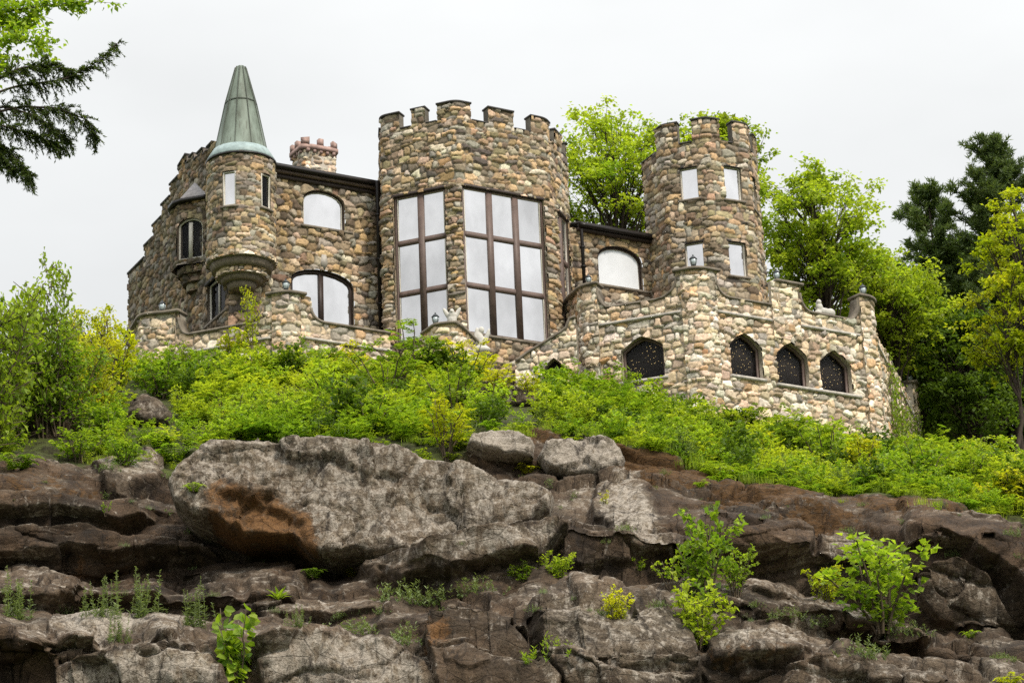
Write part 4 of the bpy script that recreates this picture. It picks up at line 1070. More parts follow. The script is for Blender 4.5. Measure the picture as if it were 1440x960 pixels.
# ------------------------------------------------------------------ terraces, stairs (things of their own)
def top_line(pts_by_face, wall):
    out = []
    for face, pl in pts_by_face:
        for p in pl: out.append(face.uz(*p))
    o2 = [out[0]]
    for q in out[1:]: o2.append((max(q[0], o2[-1][0] + .004), q[1]))
    return o2
def wpart(root, name, mb, mat, smooth=False):
    o = mb.build(name, mat, None, smooth); o.parent = root; o.matrix_parent_inverse = Matrix.Translation(root.location).inverted(); return o
def wall_back(mb, wall, line, zb, t=.45):
    tl = np.array(line); dens = [tl[0]]
    for p in tl[1:]:
        k = max(1, int(np.linalg.norm(p - dens[-1]) / .3)); a = dens[-1]; dens += [a + (p - a) * j / k for j in range(1, k + 1)]
    tl = np.array(dens); n = len(tl); a = wall.P(tl[:, 0], tl[:, 1], .02); b = wall.P(tl[:, 0], tl[:, 1], -t); c = wall.P(tl[:, 0], np.full(n, zb), -t)
    plain(mb, np.concatenate([a, b]), [(i, i + 1, n + i + 1, n + i) for i in range(n - 1)], (.33, .29, .24), .8)
    plain(mb, np.concatenate([b, c]), [(i, n + i, n + i + 1, i + 1) for i in range(n - 1)], (.33, .29, .24), .8)

# right terrace
D0 = xy(at(986, 460, 96)); DL = along(D0, PSA + 1, 826, 460); DB = DL + dirv(-70 + 180) * 3.0
D1 = along(D0, PSI + 1, 1226, 480); D2 = along(D1, PSR - 2, 1283, 520); DE = D2 + dirv(165) * 1.5
ter = Wall([DB, DL, D0, D1, D2, DE], .34)
fDB, fDL, fDR, fDS = Face(ter, DL, -70), Face(ter, D0, PSA + 1), Face(ter, D0, PSI + 1), Face(ter, D1, PSR - 2)
tz_ = lambda f, x, y: f.uz(x, y)
zP, zCop = (zpx(fDL, 970, 381) + zpx(fDR, 1000, 383)) / 2, (zpx(fDL, 900, 424) + zpx(fDR, 1050, 426)) / 2
uDL, uD0, uD1, uD2 = ter.uof(DL), ter.uof(D0), ter.uof(D1), ter.uof(D2)
zE = zpx(fDL, 830, 403)
def swoop(u0, z0_, u1, z1_, n=6, up=False):
    """Concave quarter curve between a coping and a pier top."""
    o = []
    for t in np.linspace(0, 1, n):
        if up: o.append((u0 + (u1 - u0) * math.sin(t * math.pi / 2), z0_ + (z1_ - z0_) * (1 - math.cos(t * math.pi / 2))))
        else: o.append((u0 + (u1 - u0) * (1 - math.cos(t * math.pi / 2)), z0_ + (z1_ - z0_) * math.sin(t * math.pi / 2)))
    return o
uPa, uPb = U(fDL, 951, 400), U(fDR, 1007, 400); uQa, uQb = U(fDR, 1090, 415), U(fDR, 1124, 418); uRa, uRb = U(fDR, 1207, 440), uD1 + .55
zQ, zR = zpx(fDR, 1106, 401), zpx(fDR, 1222, 421)
uEb = U(fDL, 842, 430); zS = zpx(fDS, 1262, 497); uSa = uD2 - .9
line = [(0, zE), (uEb, zE)] + swoop(uEb + .01, zE - .25, uEb + .55, zCop) + swoop(uPa - .95, zCop, uPa - .01, zP - .25, up=True) + [(uPa, zP), (uPb, zP)] + swoop(uPb + .01, zP - .45, uPb + .6, zCop) + \
    [(uQa - .01, zCop), (uQa, zQ), (uQb, zQ)] + swoop(uQb + .01, zQ - .35, uQb + .55, zCop - .03) + swoop(uRa - .65, zCop - .05, uRa - .01, zR - .2, up=True) + [(uRa, zR), (uRb, zR), (uRb + .01, zCop - .1), (uSa, zCop - .1), (uSa + .01, zS), (ter.len, zS)]
ztb = zpx(fDR, 1230, 650) - 2.5
ww = span(fDL, 875, 934.5, 505); T1 = arch(*ww, zpx(fDL, 905, 534), zpx(fDL, 905, 489), zpx(fDL, 905, 473), tudor=True)
def tww(l, r_, zt_, zs_, zb_):
    uu = span(fDR, l, r_, 515); m_ = (l + r_) / 2; return arch(*uu, zpx(fDR, m_, zb_), zpx(fDR, m_, zs_), zpx(fDR, m_, zt_), tudor=True)
T2, T3, T4 = tww(1027, 1071, 469, 487, 530.5), tww(1091, 1135, 482.5, 500, 542.5), tww(1152, 1194.5, 493, 511, 552)
troot = tag(empty('terrace_wall', at(985, 600, 96)), 'pale fieldstone terrace wall with dark pointed windows under the corner tower', 'terrace wall')
tmb = MB(); stone_sheet(tmb, ter, 0, ter.len, ztb, max(zP, zE, zQ, zR) + .05, [T1, T2, T3, T4], line, seed=81, h=.29, w=.40, pal=PAL_TERR, relief=.11)
for p in (T1, T2, T3, T4): reveal(tmb, ter, p, .06, -.38, (.3, .26, .2))
wall_back(tmb, ter, line, ztb)
wpart(troot, 'wall', tmb, M['stone_terrace'], True)
# corner piers stand a little proud
pm = MB()
for (a, b, zt_, sd) in ((uD0 - .72, uD0 + .78, zP, 82), (U(fDR, 1084, 450), U(fDR, 1122, 450), zQ, 83), (uD1 - .65, uD1 + .5, zR, 84), (uDL - .55, uDL + .55, zE, 85), (uD2 - .75, uD2 + .6, zS, 86)):
    zlow = ztb if sd != 83 else zpx(fDR, 1100, 478)
    a_, b_2 = a, b
    stone_sheet(pm, ter, a_, b_2, zlow, zt_, seed=sd, h=.27, w=.36, pal=PAL_TERR, relief=.09, off=.10)
    for uu in (a_, b_2):
        v = np.concatenate([ter.P(np.array([uu, uu]), np.array([zlow, zt_]), .17), ter.P(np.array([uu, uu]), np.array([zlow, zt_]), -.02)]); plain(pm, v, [(0, 1, 3, 2)], (.33, .28, .22), .4)
us_d = np.linspace(uDL, uD2, 40)
wpart(troot, 'light_block_floor', mbs((ter.P(us_d, zCop - .75, -.42), [tuple(range(40))])), M['coping'])  # unseen floor slab, added to keep daylight out behind the terrace windows
wpart(troot, 'pier', pm, M['stone_terrace'], True)
cpm = MB()
tops = [('c', 0, uEb, zE), ('c', uPa, uPb, zP), ('c', uQa, uQb, zQ), ('c', uRa, uRb, zR), ('c', uSa, ter.len, zS)]
for (_, a, b, z) in tops: v, f = sweep(ter, [(a - .08, z + .11), (b + .08, z + .11)], .30, -.55, .12, .1); cpm.add(v, f)
def between(u0, u1): return [p for p in line if u0 < p[0] < u1]
for (a, b) in ((uEb, uPa), (uPb, uQa), (uQb, uRa), (uRb, uSa)):
    seg = between(a + .005, b - .005)
    if len(seg) > 1: v, f = sweep(ter, [(p[0], p[1] + .06) for p in seg], .14, -.5, .09, .12); cpm.add(v, f)
wpart(troot, 'coping', cpm, M['coping'])
scm = MB(); zstr = (zpx(fDL, 890, 447) + zpx(fDR, 1050, 446)) / 2
for (a, b) in ((uDL + .6, uD0 - .8), (uD0 + .85, U(fDR, 1083, 450)), (U(fDR, 1125, 460), uD1 - .75), (uD1 + .6, uD2 - .85)): v, f = ubox(ter, a, b, zstr - .12, zstr, .17, -.05); scm.add(v, f)
wpart(troot, 'string_course', scm, M['pale_ledge'])
slm = MB(); zs_ = (T2[0][1] + T3[0][1] + T4[0][1]) / 3
for (a, b, z) in ((T2[0][0] - .08, T2[1][0] + .1, T2[0][1]), (T3[0][0] - .08, T4[1][0] + .4, (T3[0][1] + T4[0][1]) / 2), (T1[0][0] - .1, T1[1][0] + .15, T1[0][1])): v, f = ubox(ter, a, b, z - .13, z, .19, -.3); slm.add(v, f)
wpart(troot, 'window_ledge', slm, M['pale_ledge'])
brng = np.random.default_rng(5)
for k, p in enumerate((T1, T2, T3, T4)):
    wf = MB(); v, f = ring(ter, p, .10, -.16, -.36); wf.add(v, f)
    w_ = wpart(troot, 'window', wf, M['brown'])
    def sub(name, mb, mat): o = mb.build(name, mat); o.parent = w_; return o
    sub('pane', mbs((ter.P(np.array([q[0] for q in inset(p, .07)]), np.array([q[1] for q in inset(p, .07)]), -.26), [tuple(range(len(p)))])), M['dark_glass'])
    us_ = [q[0] for q in p]; zz_ = [q[1] for q in p]; bx = MB(); v, f = ubox(ter, min(us_) - .2, max(us_) + .2, min(zz_) - .2, max(zz_) + .2, -.41, -.44); bx.add(v, f)
    sub('interior_lining', bx, M['inside'])
    bl = MB(); ins = np.array(inset(p, .2)); lo, hi = ins.min(0), ins.max(0)
    nstr = 7
    for s_ in range(nstr):
        z0_ = lo[1] + (hi[1] - lo[1]) * ((s_ + .3) / nstr) - .1; n = 13
        for j in range(n):
            uu = lo[0] + (hi[0] - lo[0]) * (j + brng.uniform(.1, .9)) / n; z_ = z0_ + (uu - lo[0]) * .38 + brng.normal(0, .03)
            if brng.uniform() < .55 or not in_poly(np.array([[uu, z_]]), [tuple(q) for q in ins])[0]: continue
            c = ter.P(np.array(uu), np.array(z_), -.34); r_ = brng.uniform(.007, .014)
            v, f = lathe([(.001, -r_), (r_, 0), (.001, r_)], 5, c); bl.add(v, f)
    sub('string_light', bl, M['bulb'])

# lower left terrace
G0 = xy(at(402, 450, 92.6)); GL = along(G0, PSA, 243, 450); GE = GL + dirv(-8 + 180) * 1.25; GB = GE + dirv(-70 + 180) * 3
G1 = along(G0, PSI + 2, 548, 480)
lt = Wall([GB, GE, GL, G0, G1], .34)
fGL, fGR, fGE = Face(lt, G0, PSA), Face(lt, G0, PSI + 2), Face(lt, GL, -8)
uGE, uGL, uG0, uG1 = lt.uof(GE), lt.uof(GL), lt.uof(G0), lt.uof(G1)
gP, gC = (zpx(fGL, 385, 416) + zpx(fGR, 415, 415)) / 2, (zpx(fGL, 310, 463) + zpx(fGR, 490, 461)) / 2
gE = zpx(fGE, 228, 443); uga, ugb = U(fGL, 368, 430), U(fGR, 437, 430); uh = uGL + .35
line2 = [(0, gE), (uh, gE)] + swoop(uh + .02, gE - .3, uh + .5, gC) + swoop(uga - .75, gC, uga - .01, gP - .45, up=True) + [(uga, gP), (ugb, gP)] + swoop(ugb + .01, gP - .55, ugb + .6, gC) + [(uG1, gC)]
gzb = zpx(fGL, 300, 540) - 1.5
lroot = tag(empty('terrace_wall', at(402, 520, 92.6)), 'low fieldstone terrace wall with curved copings below the round turret', 'terrace wall')
lm = MB(); stone_sheet(lm, lt, 0, lt.len, gzb, max(gP, gE) + .05, [], line2, seed=91, h=.27, w=.42, pal=PAL_TERR, relief=.085); wall_back(lm, lt, line2, gzb)
wpart(lroot, 'wall', lm, M['stone_terrace'], True)
pm = MB()
for (a, b, zt_, sd) in ((uG0 - .55, uG0 + .6, gP, 92), (uGE - .4, uGL + .2, gE, 93)):
    stone_sheet(pm, lt, a, b, gzb, zt_, seed=sd, h=.26, w=.38, pal=PAL_TERR, relief=.09, off=.09)
    for uu in (a, b):
        v = np.concatenate([lt.P(np.array([uu, uu]), np.array([gzb, zt_]), .16), lt.P(np.array([uu, uu]), np.array([gzb, zt_]), -.02)]); plain(pm, v, [(0, 1, 3, 2)], (.33, .28, .22), .4)
wpart(lroot, 'pier', pm, M['stone_terrace'], True)
cpm = MB()
for (a, b, z) in ((0, uh, gE), (uG0 - .72, uG0 + .78, gP)): v, f = sweep(lt, [(a - .08, z + .11), (b + .06, z + .11)], .28, -.55, .12, .1); cpm.add(v, f)
for (a, b) in ((uh, uga), (ugb, uG1 + 1)):
    seg = [p for p in line2 if a + .005 < p[0] < b]
    v, f = sweep(lt, [(p[0], p[1] + .07) for p in seg], .15, -.5, .10, .12); cpm.add(v, f)
wpart(lroot, 'coping', cpm, M['coping'])
zst2 = zpx(fGR, 490, 484); scm = MB()
for (a, b) in ((uGL + .5, uG0 - .65), (uG0 + .7, uG1)): v, f = ubox(lt, a, b, zst2 - .11, zst2, .17, -.05); scm.add(v, f)
wpart(lroot, 'string_course', scm, M['pale_ledge'])

# stair wall between the bay tower and the right terrace, with its arched niche
S0 = xy(at(800, 490, 96.2)); S1 = along(S0, -8, 724, 500); st = Wall([S1, S0 + dirv(-8) * .35], .05); fS = Face(st, S0, -8)
sline = [(0, fS.uz(724, 510)[1]), fS.uz(742, 497), fS.uz(786, 470), fS.uz(795, 463), fS.uz(800, 450), (st.len, fS.uz(801, 447)[1])]
sline = [(max(p[0], 1e-3 * i), p[1]) for i, p in enumerate(sline)]
sn = span(fS, 763, 797, 530); NI = arch(*sn, fS.uz(780, 560)[1], fS.uz(780, 521)[1], fS.uz(780, 503)[1], 7, True)
sroot = tag(empty('stair_wall', at(765, 560, 96.5)), 'sloping fieldstone stair wall with a dark arched niche beside the right terrace', 'stair wall')
sm_ = MB(); stone_sheet(sm_, st, 0, st.len, fS.uz(770, 590)[1] - 1.5, sline[-1][1] + .2, [NI], sline, seed=95, h=.27, w=.36, pal=PAL_TERR, relief=.08); reveal(sm_, st, NI, .05, -.5, (.25, .21, .17)); wall_back(sm_, st, sline, fS.uz(770, 590)[1] - 1.5, .55)
wpart(sroot, 'wall', sm_, M['stone_terrace'], True)
wpart(sroot, 'coping', mbs(sweep(st, [(p[0], p[1] + .08) for p in sline], .16, -.5, .11, .15)), M['coping'])
dm = MB(); v, f = prism(st, NI, -.42, -.5); dm.add(v, f)
wpart(sroot, 'niche_door', dm, M['darkbrown'])
gm_ = MB(); nu0, nz0 = (sn[0] + sn[1]) / 2 + .05, fS.uz(780, 525)[1]
v, f = lathe([(.03, -.75), (.07, -.45), (.16, -.3), (.10, -.1), (.22, .0), (.14, .14), (.03, .3), (.02, .45)], 8, st.P(np.array(nu0), np.array(nz0), -.2)); gm_.add(v, f)
for s_ in (-1, 1): v, f = tube([st.P(np.array(nu0), np.array(nz0 - .1), -.2), st.P(np.array(nu0 + s_ * .25), np.array(nz0 - .05), -.2), st.P(np.array(nu0 + s_ * .28), np.array(nz0 + .12), -.2)], .03, 5); gm_.add(v, f)
wpart(sroot, 'iron_ornament', gm_, M['iron'])

# statue pier in front of the bay tower
sp = at(634, 470, 92.6); SPc = sp[:2]; spr = .95
spw = Wall([(SPc[0] - 1.15, SPc[1] + .8), (SPc[0] - .55, SPc[1] - .35), (SPc[0] + .25, SPc[1] - .5), (SPc[0] + 1.1, SPc[1] + .3), (SPc[0] + 1.2, SPc[1] + 1.2)], .2)
zsp = zat(630, 456, SPc[1] - .4)
spl = [(0, zsp), (spw.uof((SPc[0] + .25, SPc[1] - .5)), zsp), (spw.uof((SPc[0] + 1.1, SPc[1] + .3)) + .1, zsp - .75), (spw.len, zsp - .85)]
proot = tag(empty('stair_pier', (SPc[0], SPc[1], zsp - 2)), 'rounded fieldstone pier with a sloping coping half hidden by the bush under the bay tower', 'pier')
pp = MB(); stone_sheet(pp, spw, 0, spw.len, zsp - 3.5, zsp + .05, [], spl, seed=97, h=.24, w=.34, pal=PAL_TERR, relief=.08); wall_back(pp, spw, spl, zsp - 3.5, .5)
wpart(proot, 'wall', pp, M['stone_terrace'], True)
wpart(proot, 'coping', mbs(sweep(spw, [(p[0], p[1] + .08) for p in spl], .16, -.9, .1, .15)), M['coping'])

# ------------------------------------------------------------------ lanterns and statues
def lantern(p, label, h=.62, big=False):
    o = tag(empty('lantern', p), label, 'lantern', group='lanterns on the terrace piers'); s = h / .62
    def prt(name, prof, mat, n=8):
        v, f = lathe([(r * s, z * s) for r, z in prof], n); m = MB(); m.add(v, f); return m.build(name, M[mat], o)
    prt('base', [(.14, -.02), (.14, .03), (.07, .06), (.05, .13), (.11, .16)], 'iron')
    prt('glass', [(.10, .16), (.145, .30), (.15, .40), (.12, .42)], 'lamp_glass')
    c_ = prt('cap', [(.17, .42), (.16, .45), (.09, .53), (.03, .56), (.035, .60), (.005, .64)], 'iron')
    m = MB()
    for k in range(4):
        a = math.pi / 4 + k * math.pi / 2; v, f = tube([(.10 * s * math.cos(a), .10 * s * math.sin(a), .16 * s), (.15 * s * math.cos(a), .15 * s * math.sin(a), .31 * s), (.15 * s * math.cos(a), .15 * s * math.sin(a), .42 * s)], .012 * s, 4); m.add(v, f)
    m.build('cage', M['iron'], o)
    return o
def on_wall(w_, u, z, off=-.12): return w_.P(np.array(u), np.array(z + .11), off)
lantern(on_wall(lt, U(fGE, 227, 440), gE), 'lantern on the far left pier against the dark gable wall', .60)
lantern(on_wall(lt, uG0 + .02, gP), 'lantern on the pier beside the arched double door', .62)
lantern(on_wall(ter, U(fDL, 976, 385), zP), 'lantern in front of the lower left window of the corner tower', .66)
lantern(on_wall(ter, uDL + .05, zE), 'small lantern below the downspout of the wing', .55)
lantern(on_wall(ter, U(fDR, 1096, 405), zQ), 'lantern on the pier just right of the corner tower', .62)
lantern(on_wall(ter, uD1 - .05, zR), 'lantern on the right end pier of the terrace, against the trees', .66)
lantern(on_wall(ter, uD2 - .05, zS), 'lantern on the rearmost ivy covered pier at the right', .66)
lantern((SPc[0] - .62, SPc[1] + .15, zsp + .10), 'dark lantern next to the white statue under the bay tower', .62)
def blob_mesh(parts_, vox=.03):
    m = MB()
    for (c, r_, rot) in parts_:
        v = []; nl, ns = 8, 12
        for i in range(nl + 1):
            for k in range(ns):
                t, a = math.pi * i / nl, 2 * math.pi * k / ns; v.append((r_[0] * math.sin(t) * math.cos(a), r_[1] * math.sin(t) * math.sin(a), r_[2] * math.cos(t)))
        v = np.array(v); ca, sa = math.cos(rot), math.sin(rot); v = np.stack([v[:, 0] * ca - v[:, 2] * sa, v[:, 1], v[:, 0] * sa + v[:, 2] * ca], 1) + np.array(c)
        m.add(v, [(i * ns + k, (i + 1) * ns + k, (i + 1) * ns + (k + 1) % ns, i * ns + (k + 1) % ns) for i in range(nl) for k in range(ns)])
    return m
def statue(p, parts_, label, rz=0.0):
    o = blob_mesh(parts_).build('statue', M['statue'], None, True); o.location = Vector([float(x) for x in p]); o.rotation_euler = (0, 0, rz)
    md = o.modifiers.new('remesh', 'REMESH'); md.mode = 'VOXEL'; md.voxel_size = .028; md.use_smooth_shade = True
    return tag(o, label, 'statue')
statue((SPc[0] + .08, SPc[1] - .15, zsp + .05), [((0, 0, .2), (.2, .2, .25), 0), ((0, -.05, .42), (.15, .14, .2), 0), ((0, -.1, .56), (.1, .11, .12), 0), ((-.2, .05, .48), (.1, .07, .34), .5), ((.2, .05, .48), (.1, .07, .34), -.5), ((0, -.16, .53), (.04, .08, .04), 0), ((-.1, -.12, .05), (.09, .12, .07), 0), ((.1, -.12, .05), (.09, .12, .07), 0)],
       'small white stone figure with raised wings on the pier under the bay tower')
s2 = at(676, 482, 92.9)
statue((s2[0], s2[1], s2[2] - .3), [((0, 0, .3), (.2, .16, .5), .15), ((-.2, 0, .5), (.1, .09, .5), -.15), ((.22, 0, .45), (.1, .1, .5), -.35), ((.05, 0, .85), (.12, .11, .16), 0), ((0, 0, 0), (.4, .25, .2), 0)],
       'upright weathered pale stone shape right of the white statue')
us3 = U(fDR, 1163, 445); p3 = ter.P(np.array(us3), np.array(zCop + .04), -.15)
statue(p3, [((0, 0, .18), (.46, .17, .18), 0), ((-.26, 0, .36), (.17, .15, .22), .2), ((-.30, -.04, .58), (.12, .12, .13), 0), ((.34, 0, .18), (.24, .18, .2), 0), ((-.42, -.1, .08), (.2, .06, .07), 0), ((-.42, .1, .08), (.2, .06, .07), 0)],
       'white stone reclining animal on the terrace coping', R(PSI))

# ------------------------------------------------------------------ vegetation
def unit(v): return v / (np.linalg.norm(v, axis=-1, keepdims=True) + 1e-9)
def leaf_quads(p, d, n, Ln, W, fold=.18, mid=.45):
    d = unit(d); s_ = unit(np.cross(d, n)); n2 = np.cross(s_, d); Ln = np.broadcast_to(np.asarray(Ln, float), (len(p),))[:, None]; W = np.broadcast_to(np.asarray(W, float), (len(p),))[:, None]
    a = p; b = p + d * Ln * mid + s_ * W * .5 + n2 * W * fold; c = p + d * Ln - n2 * Ln * .12; e = p + d * Ln * mid - s_ * W * .5 + n2 * W * fold
    return np.stack([a, b, c, e], 1).reshape(-1, 3)
class Foliage:
    def __init__(s): s.v, s.t = [], []; s.stem = MB(); s.hs = False
    def leaves(s, p, d, n, Ln, W, tint, **k):
        p = np.asarray(p, float)
        if len(p) == 0: return
        q = leaf_quads(p, np.asarray(d, float), np.asarray(n, float), Ln, W, **k); s.v.append(q); s.t.append(np.repeat(np.broadcast_to(np.asarray(tint, float), (len(p),)), 4))
    def round_leaves(s, p, d, n, Ln, W, tint):
        d = unit(d); sd = unit(np.cross(d, n)); n2 = np.cross(sd, d); Ln, W = Ln[:, None], W[:, None]
        for q in (1, -1):
            a, b = p + d * Ln * .22 + sd * q * W * .46 + n2 * W * .08, p + d * Ln * .66 + sd * q * W * .42 + n2 * W * .06
            s.v.append(np.stack([p, a, b, p + d * Ln - n2 * Ln * .1], 1).reshape(-1, 3)); s.t.append(np.repeat(tint, 4))
    def twig(s, pts, rad, n=4): v, f = tube(pts, rad, n); s.stem.add(v, f); s.hs = True
    def arr(s): v = np.concatenate(s.v); return v, np.concatenate(s.t)
def leaf_mesh(name, V, T): return make_mesh(name, V, np.arange(len(V)).reshape(-1, 4), {'tint': T})
def curve(a, b, sag=.0, n=5, wob=.0, rg=rng):
    t = np.linspace(0, 1, n)[:, None]; p = a + (b - a) * t; p[:, 2] += (sag * 4 * t * (1 - t))[:, 0]
    if wob: p[1:-1] += rg.normal(0, wob, (n - 2, 3))
    return p
def grow(kind, seed):
    """Plants about one metre tall, standing on their origin."""
    rg = np.random.default_rng(seed); F = Foliage(); t0 = rg.uniform(.2, .8)
    if kind in ('bush', 'feather', 'brush', 'sapling', 'maple', 'tall'):
        ns, spread, nt_ = {'bush': (9, .55, 9), 'feather': (9, .62, 9), 'brush': (5, .5, 5), 'sapling': (4, .35, 14), 'maple': (8, .55, 15), 'tall': (8, .42, 36)}[kind]
        for i in range(ns):
            a = 2 * math.pi * (i + rg.uniform(-.4, .4)) / ns; hh = rg.uniform(.6, 1.05); rr = spread * rg.uniform(.25, 1)
            tip = np.array([rr * math.cos(a), rr * math.sin(a), hh * (1 - .35 * rr)]); b0_ = np.array([.05 * math.cos(a), .05 * math.sin(a), -.08])
            st_ = curve(b0_, tip, .10, 6, .015, rg); F.twig(st_, np.linspace(.016 if kind != 'tall' else .009, .004 if kind != 'tall' else .002, 6))
            for j in range(nt_):
                t0_ = .08 if kind in ('maple', 'tall') else .22; t = t0_ + (1 - t0_) * (j + rg.uniform()) / nt_; k = t * 5; k0 = min(4, int(k)); p = st_[k0] + (st_[k0 + 1] - st_[k0]) * (k - k0)
                az = rg.uniform(0, 2 * math.pi); ln = rg.uniform(.14, .30) * (1.15 - .5 * t); dr = np.array([math.cos(az), math.sin(az), rg.uniform(.0, .8)]); dr /= np.linalg.norm(dr)
                q = p + dr * ln; tw = curve(p, q, .03, 4); tint = np.clip(t0 + rg.normal(0, .2) + .35 * (t - .5), 0, 1)
                if kind != 'brush': F.twig(tw[::3] if len(tw) > 3 else tw, [.004, .002], 3)
                if kind == 'feather':
                    m = 9; ts = np.linspace(.15, 1, m); c = p + (q - p) * ts[:, None]; sd = unit(np.cross(dr, [0, 0, 1.0])[None])[0]
                    for s_ in (-1, 1):
                        F.leaves(c, np.tile(sd * s_ + dr * .55 + [0, 0, -.15], (m, 1)) + rg.normal(0, .15, (m, 3)), np.tile([0, 0, 1.0], (m, 1)) + rg.normal(0, .3, (m, 3)), rg.uniform(.055, .09, m) * (1.2 - .5 * ts), .026, tint)
                else:
                    m = {'bush': 9, 'brush': 8, 'sapling': 6, 'maple': 7, 'tall': 10}[kind]; ts = rg.uniform(.1, 1, m)[:, None]; c = p + (q - p) * ts + rg.normal(0, .02, (m, 3))
                    dd = dr + rg.normal(0, .75, (m, 3)) + [0, 0, -.15]; Lb = {'bush': .085, 'brush': .10, 'sapling': .075, 'maple': .08, 'tall': .046}[kind]
                    F.leaves(c, dd, np.tile([0, 0, 1.0], (m, 1)) + rg.normal(0, .45, (m, 3)), rg.uniform(.7, 1.25, m) * Lb, rg.uniform(.5, .75, m) * Lb * (1.3 if kind == 'maple' else 1), np.clip(tint + rg.normal(0, .08, m), 0, 1))
    elif kind == 'bigleaf':       # sapling with large round leaves
        for i in range(6):
            a = rg.uniform(0, 2 * math.pi); tip = np.array([.28 * math.cos(a), .28 * math.sin(a), rg.uniform(.55, 1)]); st_ = curve(np.array([0, 0, -.05]), tip, .08, 6, .02, rg); F.twig(st_, np.linspace(.014, .005, 6))
            m = 22; ts = rg.uniform(.15, 1, m); k = (ts * 5).astype(int).clip(0, 4); p = st_[k] + (st_[k + 1] - st_[k]) * (ts * 5 - k)[:, None]
            dd = rg.normal(0, 1, (m, 3)) * [1, 1, .5] + [0, -.3, -.25]; nn = rg.normal(0, .5, (m, 3)) + [0, -.8, .7]; q = p + unit(dd) * .06
            F.round_leaves(q, dd, nn, rg.uniform(.11, .18, m), rg.uniform(.10, .15, m), np.clip(rg.normal(.5, .3, m), 0, 1))
    elif kind == 'weed':          # upright stalks with narrow leaves
        for i in range(15):
            b0_ = np.array([*rg.normal(0, .2, 2), -.05]); hh = rg.uniform(.3, 1.05); tip = b0_ + [rg.normal(0, .07), rg.normal(0, .07), hh]; st_ = curve(b0_, tip, 0, 4); F.twig(st_, [.006, .005, .004, .003], 4)
            m = int(80 * hh); ts = rg.uniform(.02, 1, m) ** 1.2; p = b0_ + (tip - b0_) * ts[:, None]; az = rg.uniform(0, 6.28, m)
            F.leaves(p, np.stack([np.cos(az), np.sin(az), rg.uniform(.1, 1.0, m)], 1), np.tile([0, 0, 1.], (m, 1)) + rg.normal(0, .3, (m, 3)), rg.uniform(.08, .19, m) * (1.25 - .95 * ts), .026, np.clip(.3 + .5 * ts + rg.normal(0, .1, m), 0, 1))
    elif kind == 'tuft':          # low grey-green mat of small upright shoots
        for i in range(34):
            b0_ = np.array([*rg.normal(0, .42, 2), -.08]); hh = rg.uniform(.35, 1.0) * math.exp(-(b0_[0] ** 2 + b0_[1] ** 2) * .7); tip = b0_ + [rg.normal(0, .16), rg.normal(0, .16), hh]
            m = 16; ts = rg.uniform(.05, 1, m); p = b0_ + (tip - b0_) * ts[:, None]; az = rg.uniform(0, 6.28, m)
            F.leaves(p, np.stack([np.cos(az), np.sin(az), rg.uniform(.4, 1.8, m)], 1), np.tile([0, 0, 1.], (m, 1)) + rg.normal(0, .3, (m, 3)), rg.uniform(.10, .2, m), .04, np.clip(.2 + .6 * ts + rg.normal(0, .1, m), 0, 1))
    elif kind == 'grass':
        m = 70; b0_ = np.stack([rg.normal(0, .3, m), rg.normal(0, .3, m), np.full(m, -.05)], 1); az = rg.uniform(0, 6.28, m)
        F.leaves(b0_, np.stack([np.cos(az) * .35, np.sin(az) * .35, np.ones(m)], 1), np.stack([np.cos(az), np.sin(az), np.zeros(m)], 1), rg.uniform(.5, 1.0, m), rg.uniform(.02, .04, m), np.clip(rg.normal(.6, .25, m), 0, 1), fold=.0, mid=.35)
    elif kind == 'fern':
        nf = 11
        for i in range(nf):
            a = 2 * math.pi * i / nf + rg.uniform(-.2, .2); dr = np.array([math.cos(a), math.sin(a), 0]); hh = rg.uniform(.6, 1.)
            t = np.linspace(.08, 1, 13); c = dr * (t * .75 * hh)[:, None]; c[:, 2] = hh * (1.5 * t - 1.15 * t * t); sd = np.array([-dr[1], dr[0], 0])
            F.twig(c[::4], np.linspace(.012, .004, 4), 3)
            for s_ in (-1, 1): F.leaves(c, np.tile(sd * s_ + dr * .35, (13, 1)), np.tile([0, 0, 1.], (13, 1)) + rg.normal(0, .2, (13, 3)), .24 * (1.05 - t) + .03, .07, np.clip(t0 + rg.normal(0, .15), 0, 1))
    elif kind == 'rosette':
        for i in range(22):
            a = i * 2.4; e = .25 + .75 * i / 22; dr = np.array([math.cos(a), math.sin(a), 1.1 * e]); F.leaves(np.array([[0, 0, 0.]]), dr[None], np.array([[-math.cos(a), -math.sin(a), 1.]]), rg.uniform(.75, 1.05), .2, rg.uniform(.3, .9), fold=.3, mid=.55)
    return F
_tpl = {}
def template(kind, seed):
    k = (kind, seed)
    if k not in _tpl:
        F = grow(kind, seed); V, T = F.arr(); sv = None
        if F.hs: sv = (np.concatenate(F.stem.v), F.stem.f)
        _tpl[k] = [V, T, sv, {}]
    return _tpl[k]
def plant(name, kind, seed, base, h, mat, label, cat, wide=1.0, group=None, rz=None):
    V, T, sv, cache = template(kind, seed)
    if mat not in cache:
        lm_ = leaf_mesh('foliage', V, T); lm_.materials.append(M[mat]); sm_2 = None
        if sv: sm_2 = make_mesh('stems', sv[0], sv[1]); sm_2.materials.append(M['twig'] if kind not in ('weed', 'fern') else M['stalk'])
        cache[mat] = (lm_, sm_2)
    lm_, sm_2 = cache[mat]
    o = tag(empty(name, base, rng.uniform(0, 6.28) if rz is None else rz), label, cat, group); o.scale = (h * wide, h * wide, h)
    link('foliage', lm_, None, o)
    if sm_2: link('stem', sm_2, None, o)
    return o

